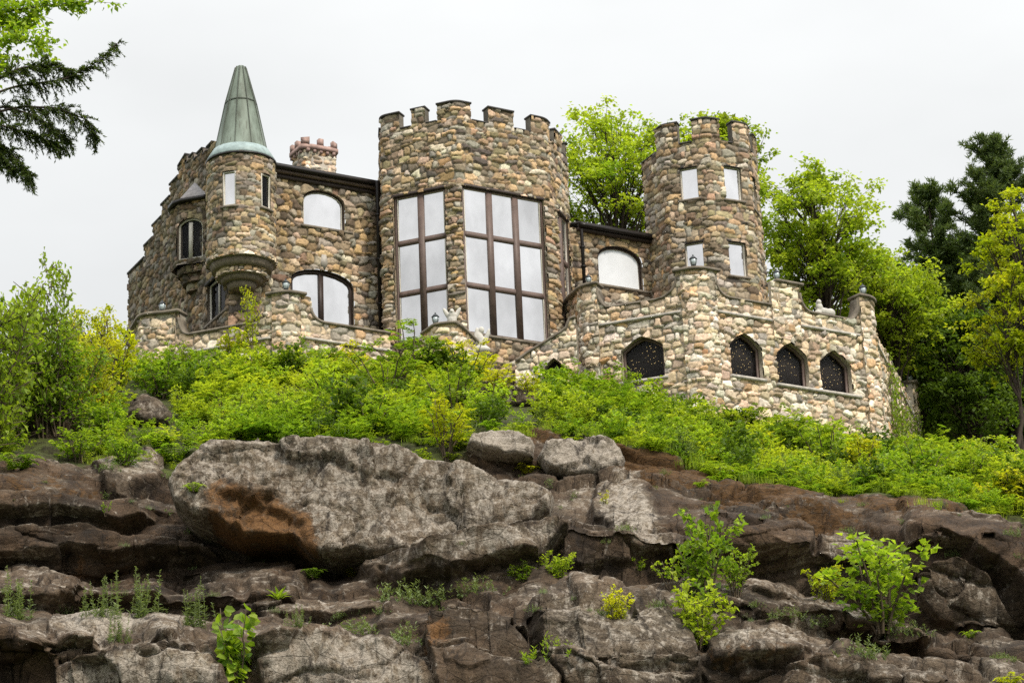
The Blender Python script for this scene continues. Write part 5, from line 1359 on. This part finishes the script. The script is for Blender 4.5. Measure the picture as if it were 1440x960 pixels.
# undergrowth over the whole brow of the hill: nobody could count it
BARE = [(210, 42, 545, 625), (72, 48, 575, 668), (715, 52, 540, 605), (775, 45, 480, 562)]      # rocks that lie open among the bushes
def scatter(n, r0, r1, kinds, mat, name, label, cat, smin, smax, seed, xlim=(0, 1), dens=None):
    rg = np.random.default_rng(seed); A, B = [], []
    ra, rb = np.searchsorted(param, r0), min(np.searchsorted(param, r1), NR - 1)
    k = 0
    # row choice weighted by the ground each row covers
    wts = np.linalg.norm(Gd[ra + 1:rb + 1, NC // 2] - Gd[ra:rb, NC // 2], axis=1); wts /= wts.sum()
    while k < n:
        i = ra + rg.choice(rb - ra, p=wts); j = int(rg.uniform(*xlim) * (NC - 1)); p = Gd[i, j]
        if dens is not None and rg.uniform() > dens(cols[j], param[i], p): k += .2; continue
        qq = p - np.array([0, 0, CZ]); zz = qq @ Fv; sx, sy = 720 + FPX * (qq @ Rv) / zz, 480 - FPX * (qq @ Uv) / zz
        if any(abs(sx - ex) < ew and ey0 < sy < ey1 for ex, ew, ey0, ey1 in BARE): k += .05; continue
        kd = kinds[rg.integers(len(kinds))]; V, T, _, _ = template(*kd)
        s_ = rg.uniform(smin, smax) * (1 + .6 * perlin(p[None] * .3)[0]); a = rg.uniform(0, 6.28); ca, sa = math.cos(a), math.sin(a)
        sc = s_ * (.7 if kd[0] == 'grass' else 1.0)
        q = np.stack([V[:, 0] * ca - V[:, 1] * sa, V[:, 0] * sa + V[:, 1] * ca, V[:, 2]], 1) * sc * np.array([1.15, 1.15, 1]) + p
        tn = .9 * perlin(p[None] * .16 + 5)[0] + .35 * perlin(p[None] * .6 + 15)[0] + rg.normal(0, .1)
        A.append(q); B.append(np.clip(T * .7 + .15 + .5 * tn, 0, 1)); k += 1
    o = link(name, leaf_mesh(name, np.concatenate(A), np.concatenate(B)), M[mat])
    return tag(o, label, cat, kind='stuff')
UG = [('brush', 1), ('brush', 2), ('brush', 3), ('grass', 1), ('grass', 2), ('fern', 1), ('brush', 4), ('feather', 9)]
def _pn(p, f=.16, o=0): return perlin(p[None] * f + o)[0]
scatter(1900, 9.1, 11.6, UG, 'brush', 'undergrowth', 'bright yellow-green undergrowth covering the brow of the hill', 'undergrowth', .35, 1.1, 21, dens=lambda x, r, p: float(np.clip(.55 + 1.1 * _pn(p), .08, 1)))
scatter(1300, 9.1, 11.6, [('brush', 11), ('brush', 12), ('fern', 3), ('feather', 8), ('brush', 13)], 'leaf_mid', 'low_bushes', 'deeper green low bushes mixed into the undergrowth', 'undergrowth', .5, 1.25, 31, dens=lambda x, r, p: float(np.clip(.45 - 1.2 * _pn(p), .05, 1)))
scatter(75, 9.6, 11.0, [('feather', 21), ('bush', 22), ('bush', 23), ('feather', 24), ('maple', 25)], 'brush', 'tall_bushes', 'taller leafy bushes rising unevenly out of the undergrowth', 'undergrowth', 1.1, 1.9, 33)
scatter(60, 9.4, 11.0, [('bush', 26), ('bush', 27), ('feather', 28)], 'leaf_dark', 'dark_bushes', 'darker round bushes rising out of the undergrowth', 'undergrowth', 1.0, 1.8, 34)
scatter(520, 8.9, 10.6, [('grass', 5), ('grass', 6), ('fern', 6)], 'brush', 'slope_grass', 'tufted bright grass and ferns on the slope below the terrace', 'grass', .45, .9, 35, xlim=(.58, .95))
scatter(240, 9.2, 11.6, [('weed', 5), ('weed', 6), ('grass', 3)], 'sage', 'tall_stalks', 'tall pale stalks and grass standing above the undergrowth', 'grass', .7, 1.3, 32)
scatter(700, 7.9, 9.9, [('grass', 1), ('fern', 1), ('brush', 2)], 'brush', 'edge_grass', 'ragged grass and ferns along the top edge of the rock', 'grass', .25, .6, 22, dens=lambda x, r, p: (1.0 if 240 < x < 660 else (.9 if r > 8.9 or (x < 240 and r > 8.3) else .04)))
scatter(150, 5.2, 8.6, [('grass', 2), ('tuft', 1), ('brush', 3)], 'sage', 'ledge_weeds', 'small grey green weeds rooted in the cracks of the rock face', 'weeds', .12, .32, 23, dens=lambda x, r, p: .9 if abs(r - 5) < .6 or abs(r - 7.5) < .4 else .18)
scatter(90, 2.4, 5.0, [('tuft', 2), ('grass', 1)], 'sage', 'ledge_weeds', 'thin grey green weeds on the lowest rock ledges', 'weeds', .15, .35, 24, dens=lambda x, r, p: .8 if 2.8 < r < 3.3 or 4.6 < r else .15)

def P_(name, kind, seed, px, py, ytop, mat, label, cat='shrub', wide=1.0, group=None, sink=.05):
    """A plant rooted at photo pixel (px, py) and reaching up to about ytop."""
    b = drop(px, py); h = (py - ytop) / px_per_m(b); b = b - np.array([0, 0, sink])
    return plant(name, kind, seed, b, h, mat, label, cat, wide, group)
# bushes along the brow
P_('shrub', 'feather', 11, 628, 640, 540, 'leaf_yellow', 'bright yellow-green bush hanging over the top right of the huge slab', wide=1.0)
P_('shrub', 'feather', 12, 585, 540, 445, 'leaf_mid', 'tallest green bush right under the bay tower windows', wide=1.3)
P_('shrub', 'feather', 61, 545, 560, 478, 'leaf_mid', 'broad green bush left of the tallest bush under the bay tower', wide=1.2)
P_('shrub', 'bush', 62, 640, 590, 505, 'leaf_mid', 'deep green bush between the bright yellow bush and the statue pier', wide=1.2)
P_('shrub', 'feather', 63, 700, 560, 500, 'leaf_yellow', 'yellow-green bush left of the sloping stair coping', wide=1.2)
P_('shrub', 'bush', 64, 460, 570, 500, 'leaf_mid', 'bush in the middle of the slope above the huge slab', wide=1.3)
P_('shrub', 'maple', 65, 225, 560, 492, 'leaf_mid', 'leafy bush above the smooth brown boulder', wide=1.2)
P_('shrub', 'bush', 66, 30, 600, 520, 'leaf_mid', 'thick bush behind the dark rock at the far left', wide=1.4)
P_('shrub', 'bush', 67, 150, 620, 560, 'leaf_mid', 'bush between the dark rock and the smooth boulder', wide=1.3)
P_('shrub', 'feather', 13, 660, 545, 468, 'leaf_yellow', 'yellowish bush in front of the statue pier', wide=1.1)
P_('shrub', 'feather', 14, 520, 610, 545, 'leaf_mid', 'feathery green bush on top of the middle of the huge slab', wide=1.3)
P_('shrub', 'feather', 15, 420, 612, 545, 'leaf_mid', 'wide feathery bush on the left half of the huge slab', wide=1.4)
P_('shrub', 'feather', 16, 325, 612, 545, 'leaf_mid', 'feathery bush at the left end of the huge slab', wide=1.2)
P_('shrub', 'fern', 2, 245, 650, 590, 'leaf_mid', 'arching fern clump left of the huge slab', 'fern', 1.0)
P_('shrub', 'bush', 17, 690, 600, 530, 'leaf_mid', 'darker green bush beside the grey slanting rock', wide=1.2)
P_('shrub', 'bush', 18, 745, 555, 520, 'leaf_yellow', 'low bush at the foot of the sloping stair coping', wide=1.3)
P_('shrub', 'bush', 19, 830, 575, 518, 'leaf_mid', 'leafy bush left of the single pointed window', wide=1.1)
P_('shrub', 'feather', 20, 882, 575, 505, 'leaf_mid', 'narrow upright bush under the single pointed window', wide=.5)
P_('shrub', 'bush', 21, 935, 600, 545, 'leaf_mid', 'round green bush below the tall terrace corner pier', wide=1.1)
P_('shrub', 'bush', 22, 1075, 645, 600, 'leaf_yellow', 'low yellow-green bush under the first of the three pointed windows', wide=1.3)
P_('shrub', 'bush', 23, 1160, 665, 585, 'leaf_mid', 'broad bush against the terrace base under the three windows', wide=1.1)
P_('shrub', 'maple', 24, 1210, 672, 600, 'leaf_yellow', 'yellow bush near the right foot of the terrace', wide=1.1)
P_('shrub', 'bush', 25, 1300, 690, 610, 'leaf_mid', 'green bush just right of the terrace end', wide=1.2)
P_('shrub', 'bush', 26, 1370, 690, 618, 'leaf_mid', 'bush in front of the dark woods at the right', wide=1.1)
P_('shrub', 'maple', 27, 1425, 715, 640, 'leaf_yellow', 'pale bush at the far right edge of the hill brow', wide=1.1)
P_('shrub', 'bush', 28, 255, 530, 478, 'leaf_mid', 'bush below the far left pier of the low terrace', wide=1.3)
P_('shrub', 'maple', 29, 330, 520, 455, 'leaf_yellow', 'light green bush below the curved left coping', wide=1.0)
P_('shrub', 'sapling', 30, 420, 520, 470, 'leaf_mid', 'thin bush below the pier with the lantern and arched door', wide=1.0)
P_('shrub', 'bush', 31, 490, 525, 480, 'leaf_yellow', 'bush under the right stretch of the low terrace coping', wide=1.3)
P_('shrub', 'bush', 32, 160, 560, 440, 'leaf_yellow', 'pale yellow-green bush left of the gable wall', wide=.8)
P_('shrub', 'bush', 33, 110, 650, 590, 'leaf_mid', 'low bush in front of the dark rock at the far left', wide=1.4)
P_('shrub', 'maple', 34, 175, 655, 610, 'leaf_mid', 'small leafy bush below the smooth brown boulder', wide=1.3)
P_('shrub', 'fern', 3, 25, 660, 610, 'leaf_mid', 'fern clump at the far left edge of the rock', 'fern', 1.2)
P_('shrub', 'bush', 35, 290, 560, 500, 'leaf_mid', 'bush between the smooth boulder and the low terrace', wide=1.2)
P_('sapling', 'sapling', 36, 352, 492, 388, 'leaf_yellow', 'thin climbing sapling in front of the turret corner', 'sapling', .45)
# saplings at the left
P_('sapling', 'tall', 41, -15, 640, 330, 'leaf_mid', 'tall broadleaf sapling cut by the left edge of the picture', 'sapling', .62)
P_('sapling', 'tall', 42, 62, 600, 350, 'leaf_mid', 'slender sapling with big leaves second from the left edge', 'sapling', .55)
P_('sapling', 'tall', 43, 120, 590, 425, 'leaf_yellow', 'yellowish sapling between the slender sapling and the gable wall', 'sapling', .7)
P_('sapling', 'tall', 44, 85, 600, 440, 'leaf_mid', 'low bushy sapling above the dark rock at the far left', 'sapling', .9)
P_('sapling', 'tall', 45, 20, 620, 470, 'leaf_mid', 'low spreading sapling at the foot of the tall left edge sapling', 'sapling', .9)
# plants on the rock face
P_('sapling', 'bigleaf', 51, 338, 968, 845, 'leaf_mid', 'sapling with large round leaves on the lowest rock', 'sapling', .85)
P_('shrub', 'maple', 52, 1240, 878, 738, 'leaf_mid', 'large leafy shrub on the right side of the rock face', wide=1.15)
P_('shrub', 'maple', 53, 1165, 845, 790, 'leaf_yellow', 'airy yellow-green shrub left of the large leafy shrub', wide=1.1)
P_('shrub', 'maple', 54, 992, 850, 705, 'leaf_mid', 'tall narrow shrub in the middle right of the rock face', wide=.8)
P_('shrub', 'maple', 55, 985, 912, 805, 'leaf_maple', 'shrub with drooping leaves below the tall narrow shrub', wide=1.0)
P_('shrub', 'bush', 56, 1035, 838, 765, 'leaf_mid', 'small shrub right of the tall narrow shrub', wide=.9)
P_('shrub', 'maple', 57, 866, 870, 822, 'leaf_yellow', 'small yellow-green shrub alone on the lower middle rock', wide=1.0)
P_('shrub', 'bush', 58, 592, 815, 772, 'leaf_dark', 'dark green little shrub under the right part of the huge slab', wide=1.0)
P_('shrub', 'maple', 59, 785, 812, 768, 'leaf_maple', 'bright little shrub on the ledge right of the slab end', wide=1.2)
P_('shrub', 'maple', 60, 735, 815, 785, 'leaf_mid', 'low plant left of the bright little shrub', wide=1.4)
P_('fern', 'fern', 4, 500, 808, 772, 'leaf_yellow', 'yellow-green fern tucked under the huge slab', 'fern', 1.3)
P_('fern', 'fern', 5, 440, 812, 780, 'leaf_dark', 'dark fern in the shade of the huge slab', 'fern', 1.1)
P_('rosette_plant', 'rosette', 1, 392, 842, 812, 'leaf_mid', 'pale rosette plant on the ledge below the orange patch', 'plant', .75)
P_('fern', 'fern', 6, 742, 665, 636, 'leaf_yellow', 'bright fern between the two pale rocks and the slab', 'fern', 1.2)
P_('fern', 'fern', 7, 272, 690, 662, 'leaf_mid', 'small fern growing on the left shoulder of the huge slab', 'fern', 1.0)
P_('fern', 'brush', 5, 850, 708, 686, 'leaf_yellow', 'tiny bright plant on the grey slab right of the boulder', 'plant', 1.0)
P_('fern', 'brush', 6, 900, 805, 775, 'leaf_mid', 'low leafy plant left of the tall narrow shrub', 'plant', 1.2)
P_('fern', 'brush', 7, 942, 822, 778, 'leaf_maple', 'bright plant touching the left of the tall narrow shrub', 'plant', 1.2)
P_('fern', 'fern', 8, 1420, 965, 925, 'leaf_yellow', 'bright fern in the bottom right corner', 'fern', 1.1)
P_('fern', 'brush', 8, 148, 722, 698, 'leaf_mid', 'little plant on the dark face at the left', 'plant', .8)
P_('fern', 'fern', 9, 1365, 895, 872, 'leaf_mid', 'tiny fern on the lower right rock', 'fern', 1.0)
P_('fern', 'tuft', 4, 775, 930, 880, 'leaf_mid', 'green mossy tuft in the crevice at the bottom centre', 'plant', .9)
for (x, y, yt, sd, lb) in ((22, 868, 785, 1, 'spiky grey-green weed at the left edge'), (145, 866, 800, 2, 'shorter spiky weed on the pale left ledge'), (200, 866, 770, 3, 'tallest spiky weed on the pale left ledge'), (272, 880, 800, 1, 'spiky weed left of the big leaved sapling'), (165, 900, 850, 2, 'thin weed in front of the pale left ledge'), (420, 880, 835, 3, 'low weed below the rosette plant')):
    P_('weed', 'weed', sd, x, y, yt, 'sage', lb, 'weed', .75)
for (x, y, yt, sd, w_, lb) in ((568, 845, 800, 1, .9, 'grey-green tuft below the dark green little shrub'), (612, 850, 815, 2, 1.2, 'wide grey-green tuft in the middle of the weedy ledge'), (668, 835, 800, 3, 1.1, 'grey-green tuft at the right end of the weedy ledge'), (500, 890, 858, 1, 1.3, 'grey-green tuft on the pale lower rock'), (568, 905, 865, 2, .9, 'grey-green tuft in a shaded corner of the lower rock'), (1105, 868, 845, 3, 1.2, 'grey-green tuft left of the lower right lump'), (1215, 922, 882, 2, 1.0, 'round grey-green tuft on the lower right rock'), (1275, 895, 858, 1, .9, 'grey-green tuft below the large leafy shrub'), (1155, 880, 852, 1, 1.2, 'grey-green tuft between the right shrubs')):
    P_('weed_tuft', 'tuft', sd, x, y, yt, 'sage', lb, 'weed', w_ * 1.05)

# ivy on the right end of the terrace
def ivy():
    rg = np.random.default_rng(77); F = Foliage(); n = 0
    u_a, u_b = uD1 + .9, ter.len
    for k in range(48):
        u = rg.uniform(u_a + (u_b - u_a) * .12, u_b - .2); z0_ = ztb + 1.2; z1_ = rg.uniform(zCop - 3.2, zCop - .2) if u > u_a + 2.2 else rg.uniform(zCop - 3.8, zCop - 1.6)
        zs2 = np.linspace(z0_, z1_, 14); uu = u + np.cumsum(rg.normal(0, .09, 14)); pts = ter.P(uu, zs2, .20); F.twig(pts, .012, 4)
        m = 120; ts = rg.uniform(0, 1, m) * 13; k0 = np.minimum(ts.astype(int), 12); p = pts[k0] + (pts[k0 + 1] - pts[k0]) * (ts - k0)[:, None] + rg.normal(0, .10, (m, 3))
        nn = ter.P(np.full(m, u), 0., 1.) - ter.P(np.full(m, u), 0., 0.)
        F.leaves(p + nn * .08, rg.normal(0, .6, (m, 3)) + [0, 0, -.8], nn + rg.normal(0, .35, (m, 3)), rg.uniform(.11, .19, m), .12, np.clip(rg.normal(.5, .25, m), 0, 1))
    o = tag(empty('ivy', ter.P(np.array(uD2), np.array(ztb + 1.), .2)), 'bright green ivy climbing the right end of the terrace wall', 'ivy')
    V, T = F.arr(); inv = Matrix.Translation(o.location).inverted()
    for q in (link('foliage', leaf_mesh('foliage', V, T), M['leaf_mid'], o), F.stem.build('stem', M['twig'], o)): q.matrix_parent_inverse = inv
ivy()

# ------------------------------------------------------------------ trees
def ground_z(x, y):
    h = bvhs[0].ray_cast(Vector((x, y, 300)), Vector((0, 0, -1))); return h[0].z if h[0] is not None else 0.0
def tree_obj(name, F, base, mat, label, cat='tree', group=None):
    o = tag(empty(name, base), label, cat, group); V, T = F.arr(); b = np.asarray(base, float)
    link('crown', leaf_mesh('crown', V - b, T), M[mat], o)
    F.stem.v = [v - b for v in F.stem.v]; F.stem.build('trunk', M['bark'], o, True); return o
def broadleaf(px, ytop, ybot, halfw, Y, mat, seed, label, ncl=70, nleaf=190, leaf=.19, trunk=.22, rc=.26, tint=.5, name='broadleaf_tree', low=None, hollow=.45, fl=.6):
    rg = np.random.default_rng(seed); F = Foliage(); c = at(px, (ytop + ybot) / 2, Y); s_ = px_per_m(c); rx, rz = halfw / s_, (ybot - ytop) / 2 / s_ * .93
    gz = ground_z(c[0], c[1]); base = np.array([c[0] + rg.normal(0, .3), c[1], gz - .3]); zc_ = c[2] - rz * .8
    tp = np.array([c[0], c[1], c[2] + rz * .75]); tr_ = curve(base, tp, 0, 9, .12, rg); F.twig(tr_, np.linspace(trunk, .03, 9), 8)
    for i in range(ncl):
        v = unit(rg.normal(size=(1, 3)))[0]; rad = rg.uniform(hollow ** 2.2, 1) ** (1 / 2.2) * (1 + .16 * perlin(v[None] * 2.2 + seed)[0])
        w = 1.0 if v[2] < 0 else 1 - .25 * v[2] ** 2
        q = c + v * rad * np.array([rx * w, rx * w, rz]); 
        t = np.clip((q[2] - base[2]) / (tp[2] - base[2]) - rg.uniform(.12, .3), .15, .95) * 8; k = min(7, int(t)); a = tr_[k] + (tr_[k + 1] - tr_[k]) * (t - k)
        br = curve(a, q, .08 * np.linalg.norm(q - a), 6, .06, rg); F.twig(br, np.linspace(trunk * .28, .012, 6), 5)
        r_ = rc * rx * rg.uniform(.6, 1.25); n = int(nleaf * rg.uniform(.6, 1.3)); ct = np.clip(tint + rg.normal(0, .2), 0, 1)
        ns = 5; sub = q + rg.normal(0, r_ * .95, (ns, 3)) * [1, 1, fl]; wh = rg.integers(0, ns, n)
        for s2 in sub: F.twig(np.stack([br[3], (br[4] + s2) / 2, s2]), [.02, .014, .006], 3)
        p = sub[wh] + rg.normal(0, r_ * .33, (n, 3)) * [1, 1, fl]
        F.leaves(p, rg.normal(0, 1, (n, 3)) * [1, 1, .6] + [0, 0, -.25], rg.normal(0, .55, (n, 3)) + [0, 0, 1.0], rg.uniform(.65, 1.3, n) * leaf, rg.uniform(.5, .8, n) * leaf, np.clip(ct + rg.normal(0, .12, n), 0, 1))
    return tree_obj(name, F, base, mat, label)
def pine(px, ytop, ybot, halfw, Y, seed, label, leaders=1, n_wh=26):
    rg = np.random.default_rng(seed); F = Foliage(); tpp = at(px, ytop, Y); bt_ = at(px, ybot, Y); s_ = px_per_m(tpp); gz = ground_z(tpp[0], Y)
    base = np.array([tpp[0], Y, gz - .3]); tr_ = curve(base, tpp, 0, 8, .05, rg); F.twig(tr_, np.linspace(.26, .03, 8), 8); H = tpp[2] - bt_[2]
    for i in range(n_wh):
        z = bt_[2] + H * (i + rg.uniform(0, .6)) / n_wh; t = (z - bt_[2]) / H; k = np.clip((z - base[2]) / (tpp[2] - base[2]), 0, .999) * 7; k0 = int(k); a = tr_[k0] + (tr_[k0 + 1] - tr_[k0]) * (k - k0)
        for j in range(rg.integers(3, 6)):
            az = rg.uniform(0, 6.28); ln = halfw / s_ * (1.0 - .72 * t ** 1.5) * rg.uniform(.45, 1.1); up = .15 + .55 * t
            q = a + np.array([math.cos(az), math.sin(az), up]) * ln; br = curve(a, q, -.08 * ln, 6, .04, rg); F.twig(br, np.linspace(.05, .012, 6), 4)
            nt_ = int(7 + ln * 6)
            for m_ in range(int(nt_ * 1.4)):
                ts = rg.uniform(.35, 1.02) * 5; kk = min(4, int(ts)); p = br[kk] + (br[kk + 1] - br[kk]) * (ts - kk) + rg.normal(0, .12 * ln ** .5, 3) * [1, 1, .6]
                n = 20; dd = rg.normal(0, .75, (n, 3)) + np.array([math.cos(az) * .4, math.sin(az) * .4, .75]); F.leaves(np.tile(p, (n, 1)) + rg.normal(0, .05, (n, 3)), dd, rg.normal(0, 1, (n, 3)), rg.uniform(.24, .42, n), .06, np.clip(rg.normal(.45, .25, n), 0, 1), fold=0)
    return tree_obj('pine_tree', F, base, 'needle', label)
broadleaf(866, 150, 350, 92, 113, 'leaf_maple', 101, 'spring green tree between the bay tower and the corner tower', 70, 170, .24, tint=.65, rc=.25)
broadleaf(1012, 150, 320, 72, 116, 'leaf_maple', 102, 'tree showing above and behind the corner tower battlements', 62, 150, .24, tint=.65, rc=.22)
broadleaf(1148, 212, 450, 82, 112, 'leaf_maple', 103, 'large bright spring tree just right of the corner tower', 72, 210, .24, tint=.65)
broadleaf(1245, 332, 520, 78, 115, 'leaf_maple', 104, 'lower bright tree right of the large spring tree', 70, 200, .24, tint=.7)
broadleaf(1200, 400, 560, 70, 118, 'leaf_mid', 105, 'green tree behind the right end pier of the terrace', 60, 180, .22, tint=.4)
pine(1388, 206, 520, 100, 120, 111, 'tallest dark pine near the right edge', n_wh=30)
pine(1304, 268, 480, 75, 122, 112, 'shorter dark pine left of the tallest pine', n_wh=20)
broadleaf(1432, 255, 430, 62, 108, 'leaf_yellow', 106, 'yellow-green tree at the right edge beside the tallest pine', 30, 130, .22, tint=.2, rc=.2)
broadleaf(1415, 360, 560, 58, 107, 'leaf_yellow', 107, 'yellow-green tree in front of the dark woods at the right', 34, 130, .22, tint=.1, rc=.24, trunk=.14)
broadleaf(1330, 400, 640, 75, 124, 'leaf_dark', 108, 'dark tree directly right of the ivy covered terrace end', 90, 170, .26, tint=.4, trunk=.3)
broadleaf(1420, 430, 660, 75, 122, 'leaf_dark', 109, 'dark tree at the right edge behind the bushes', 90, 170, .26, tint=.35, trunk=.3)
broadleaf(1290, 460, 640, 60, 128, 'leaf_dark', 110, 'dark tree seen over the rear ivy pier', 70, 170, .26, tint=.6)
broadleaf(1500, 380, 660, 80, 126, 'leaf_dark', 113, 'dark tree cut by the right edge of the picture', 70, 170, .26, tint=.5, trunk=.3)
broadleaf(1365, 330, 560, 80, 134, 'leaf_dark', 114, 'dark tree standing behind the tallest pine', 90, 180, .28, tint=.3)
broadleaf(1345, 318, 480, 60, 127, 'leaf_dark', 116, 'dark tree between the two pines', 60, 170, .26, tint=.6)
broadleaf(1250, 430, 640, 50, 130, 'leaf_dark', 117, 'dark tree low behind the right end pier', 50, 160, .26, tint=.7)
broadleaf(1400, 330, 480, 70, 131, 'leaf_dark', 118, 'dark tree behind the yellow-green tree at the right edge', 60, 170, .26, tint=.5)
broadleaf(1278, 372, 600, 58, 121, 'leaf_mid', 119, 'mid green tree filling the gap right of the ivy pier', 60, 170, .24, tint=.15)
broadleaf(1365, 420, 640, 70, 116, 'leaf_dark', 120, 'leafy dark tree in the middle of the right woods', 70, 190, .24, tint=.7)
broadleaf(1240, 352, 470, 46, 119, 'leaf_maple', 121, 'small bright tree between the large spring tree and the shorter pine', 40, 150, .22, tint=.5)
broadleaf(150, 432, 540, 62, 120, 'leaf_yellow', 115, 'far pale tree left of the gable wall', 34, 90, .2, tint=.4)
# near trees whose branches reach into the top left corner
def near_maple():
    rg = np.random.default_rng(131); F = Foliage(); Y = 42.; gz = ground_z(at(-330, 0, Y)[0], Y); top_ = at(-330, -250, Y); base = np.array([top_[0], Y, gz - .2]); tr_ = curve(base, top_, 0, 8, .1, rg); F.twig(tr_, np.linspace(.24, .08, 8), 8)
    for (x0_, y0_, x1_, y1_, nn_) in ((-330, 90, 120, 2, 9), (-330, 60, 60, 60, 7), (-330, 40, 100, -60, 9), (-330, 150, 20, 95, 6), (-330, 40, -40, -120, 8), (-330, 100, 45, 25, 9), (-330, 60, 10, -20, 8)):
        a, b = at(x0_, y0_ + 40, Y), at(x1_, y1_, Y + rg.uniform(-1, 1)); br = curve(a, b, .35, 8, .03, rg); F.twig(br, np.linspace(.06, .006, 8), 5)
        for k in range(nn_ * 7):
            t = rg.uniform(.55, 1.0) * 7; k0 = min(6, int(t)); p0 = br[k0] + (br[k0 + 1] - br[k0]) * (t - k0); q = p0 + rg.normal(0, .28, 3) * [1, 1, .7]; F.twig(np.stack([p0, q]), [.006, .003], 3)
            n = 20; p = p0 + (q - p0) * rg.uniform(.2, 1.1, (n, 1)) + rg.normal(0, .06, (n, 3))
            F.leaves(p, rg.normal(0, 1, (n, 3)) * [1, 1, .6] + [0, 0, -.4], rg.normal(0, .5, (n, 3)) + [0, 0, 1.], rg.uniform(.09, .16, n), rg.uniform(.06, .11, n), np.clip(rg.normal(.3, .25, n), 0, 1))
    tree_obj('maple_tree', F, base, 'leaf_maple', 'bright broadleaf branches hanging into the top left corner')
near_maple()
def hemlock():
    rg = np.random.default_rng(141); F = Foliage(); Y = 38.; gz = ground_z(at(-260, 0, Y)[0], Y); top_ = at(-260, -300, Y); base = np.array([top_[0], Y, gz - .2]); tr_ = curve(base, top_, 0, 8, .05, rg); F.twig(tr_, np.linspace(.22, .1, 8), 8)
    br_px = [[(-260, 200), (-60, 150), (20, 122), (90, 112), (130, 92), (166, 60)], [(-260, 210), (-60, 170), (30, 150), (80, 152), (120, 168), (135, 195)], [(-260, 230), (-60, 180), (0, 176), (50, 190), (85, 206)],
             [(-260, 240), (-60, 195), (0, 205), (28, 228), (42, 250)], [(-260, 190), (-40, 130), (30, 95), (75, 92), (105, 100)], [(-260, 200), (-60, 160), (10, 150), (55, 165), (100, 200)], [(-260, 250), (-70, 190), (-10, 205), (20, 240)]]
    for bp in br_px:
        pts = np.array([at(x, y, Y + rg.uniform(-.25, .25)) for x, y in bp]); tt = np.linspace(0, len(pts) - 1, 30); P = np.stack([np.interp(tt, np.arange(len(pts)), pts[:, k]) for k in range(3)], 1); F.twig(P, np.linspace(.035, .004, 30), 5)
        for k in range(120):
            t = rg.uniform(.30, 1.0) ** .8 * 29; k0 = min(28, int(t)); p0 = P[k0] + (P[k0 + 1] - P[k0]) * (t - k0); fw_ = unit((P[k0 + 1] - P[k0])[None])[0]
            ln = rg.uniform(.18, .46) * (1.15 - .6 * t / 29); dr = fw_ * .7 + rg.normal(0, .55, 3) + [0, 0, -.35]; dr /= np.linalg.norm(dr); q = p0 + dr * ln + [0, 0, -.35 * ln]; sp_ = curve(p0, q, .12 * ln, 6); F.twig(sp_, np.linspace(.006, .002, 6), 3)
            m = int(120 * ln) + 8; ts = rg.uniform(.05, 1, m) * 5; kk = np.minimum(ts.astype(int), 4); p = sp_[kk] + (sp_[kk + 1] - sp_[kk]) * (ts - kk)[:, None]; sd = np.where(rg.uniform(size=m) < .5, -1, 1)[:, None] * unit(np.cross(dr, [0, .25, 1.])[None])
            F.leaves(p, sd * rg.uniform(.4, 1, (m, 1)) + dr * .8 + rg.normal(0, .25, (m, 3)), rg.normal(0, .4, (m, 3)) + [0, 0, 1], rg.uniform(.04, .085, m), .018, np.clip(rg.normal(.4, .25, m), 0, 1), fold=0)
    tree_obj('hemlock_tree', F, base, 'hemlock', 'dark drooping evergreen branch reaching in at the upper left')
hemlock()
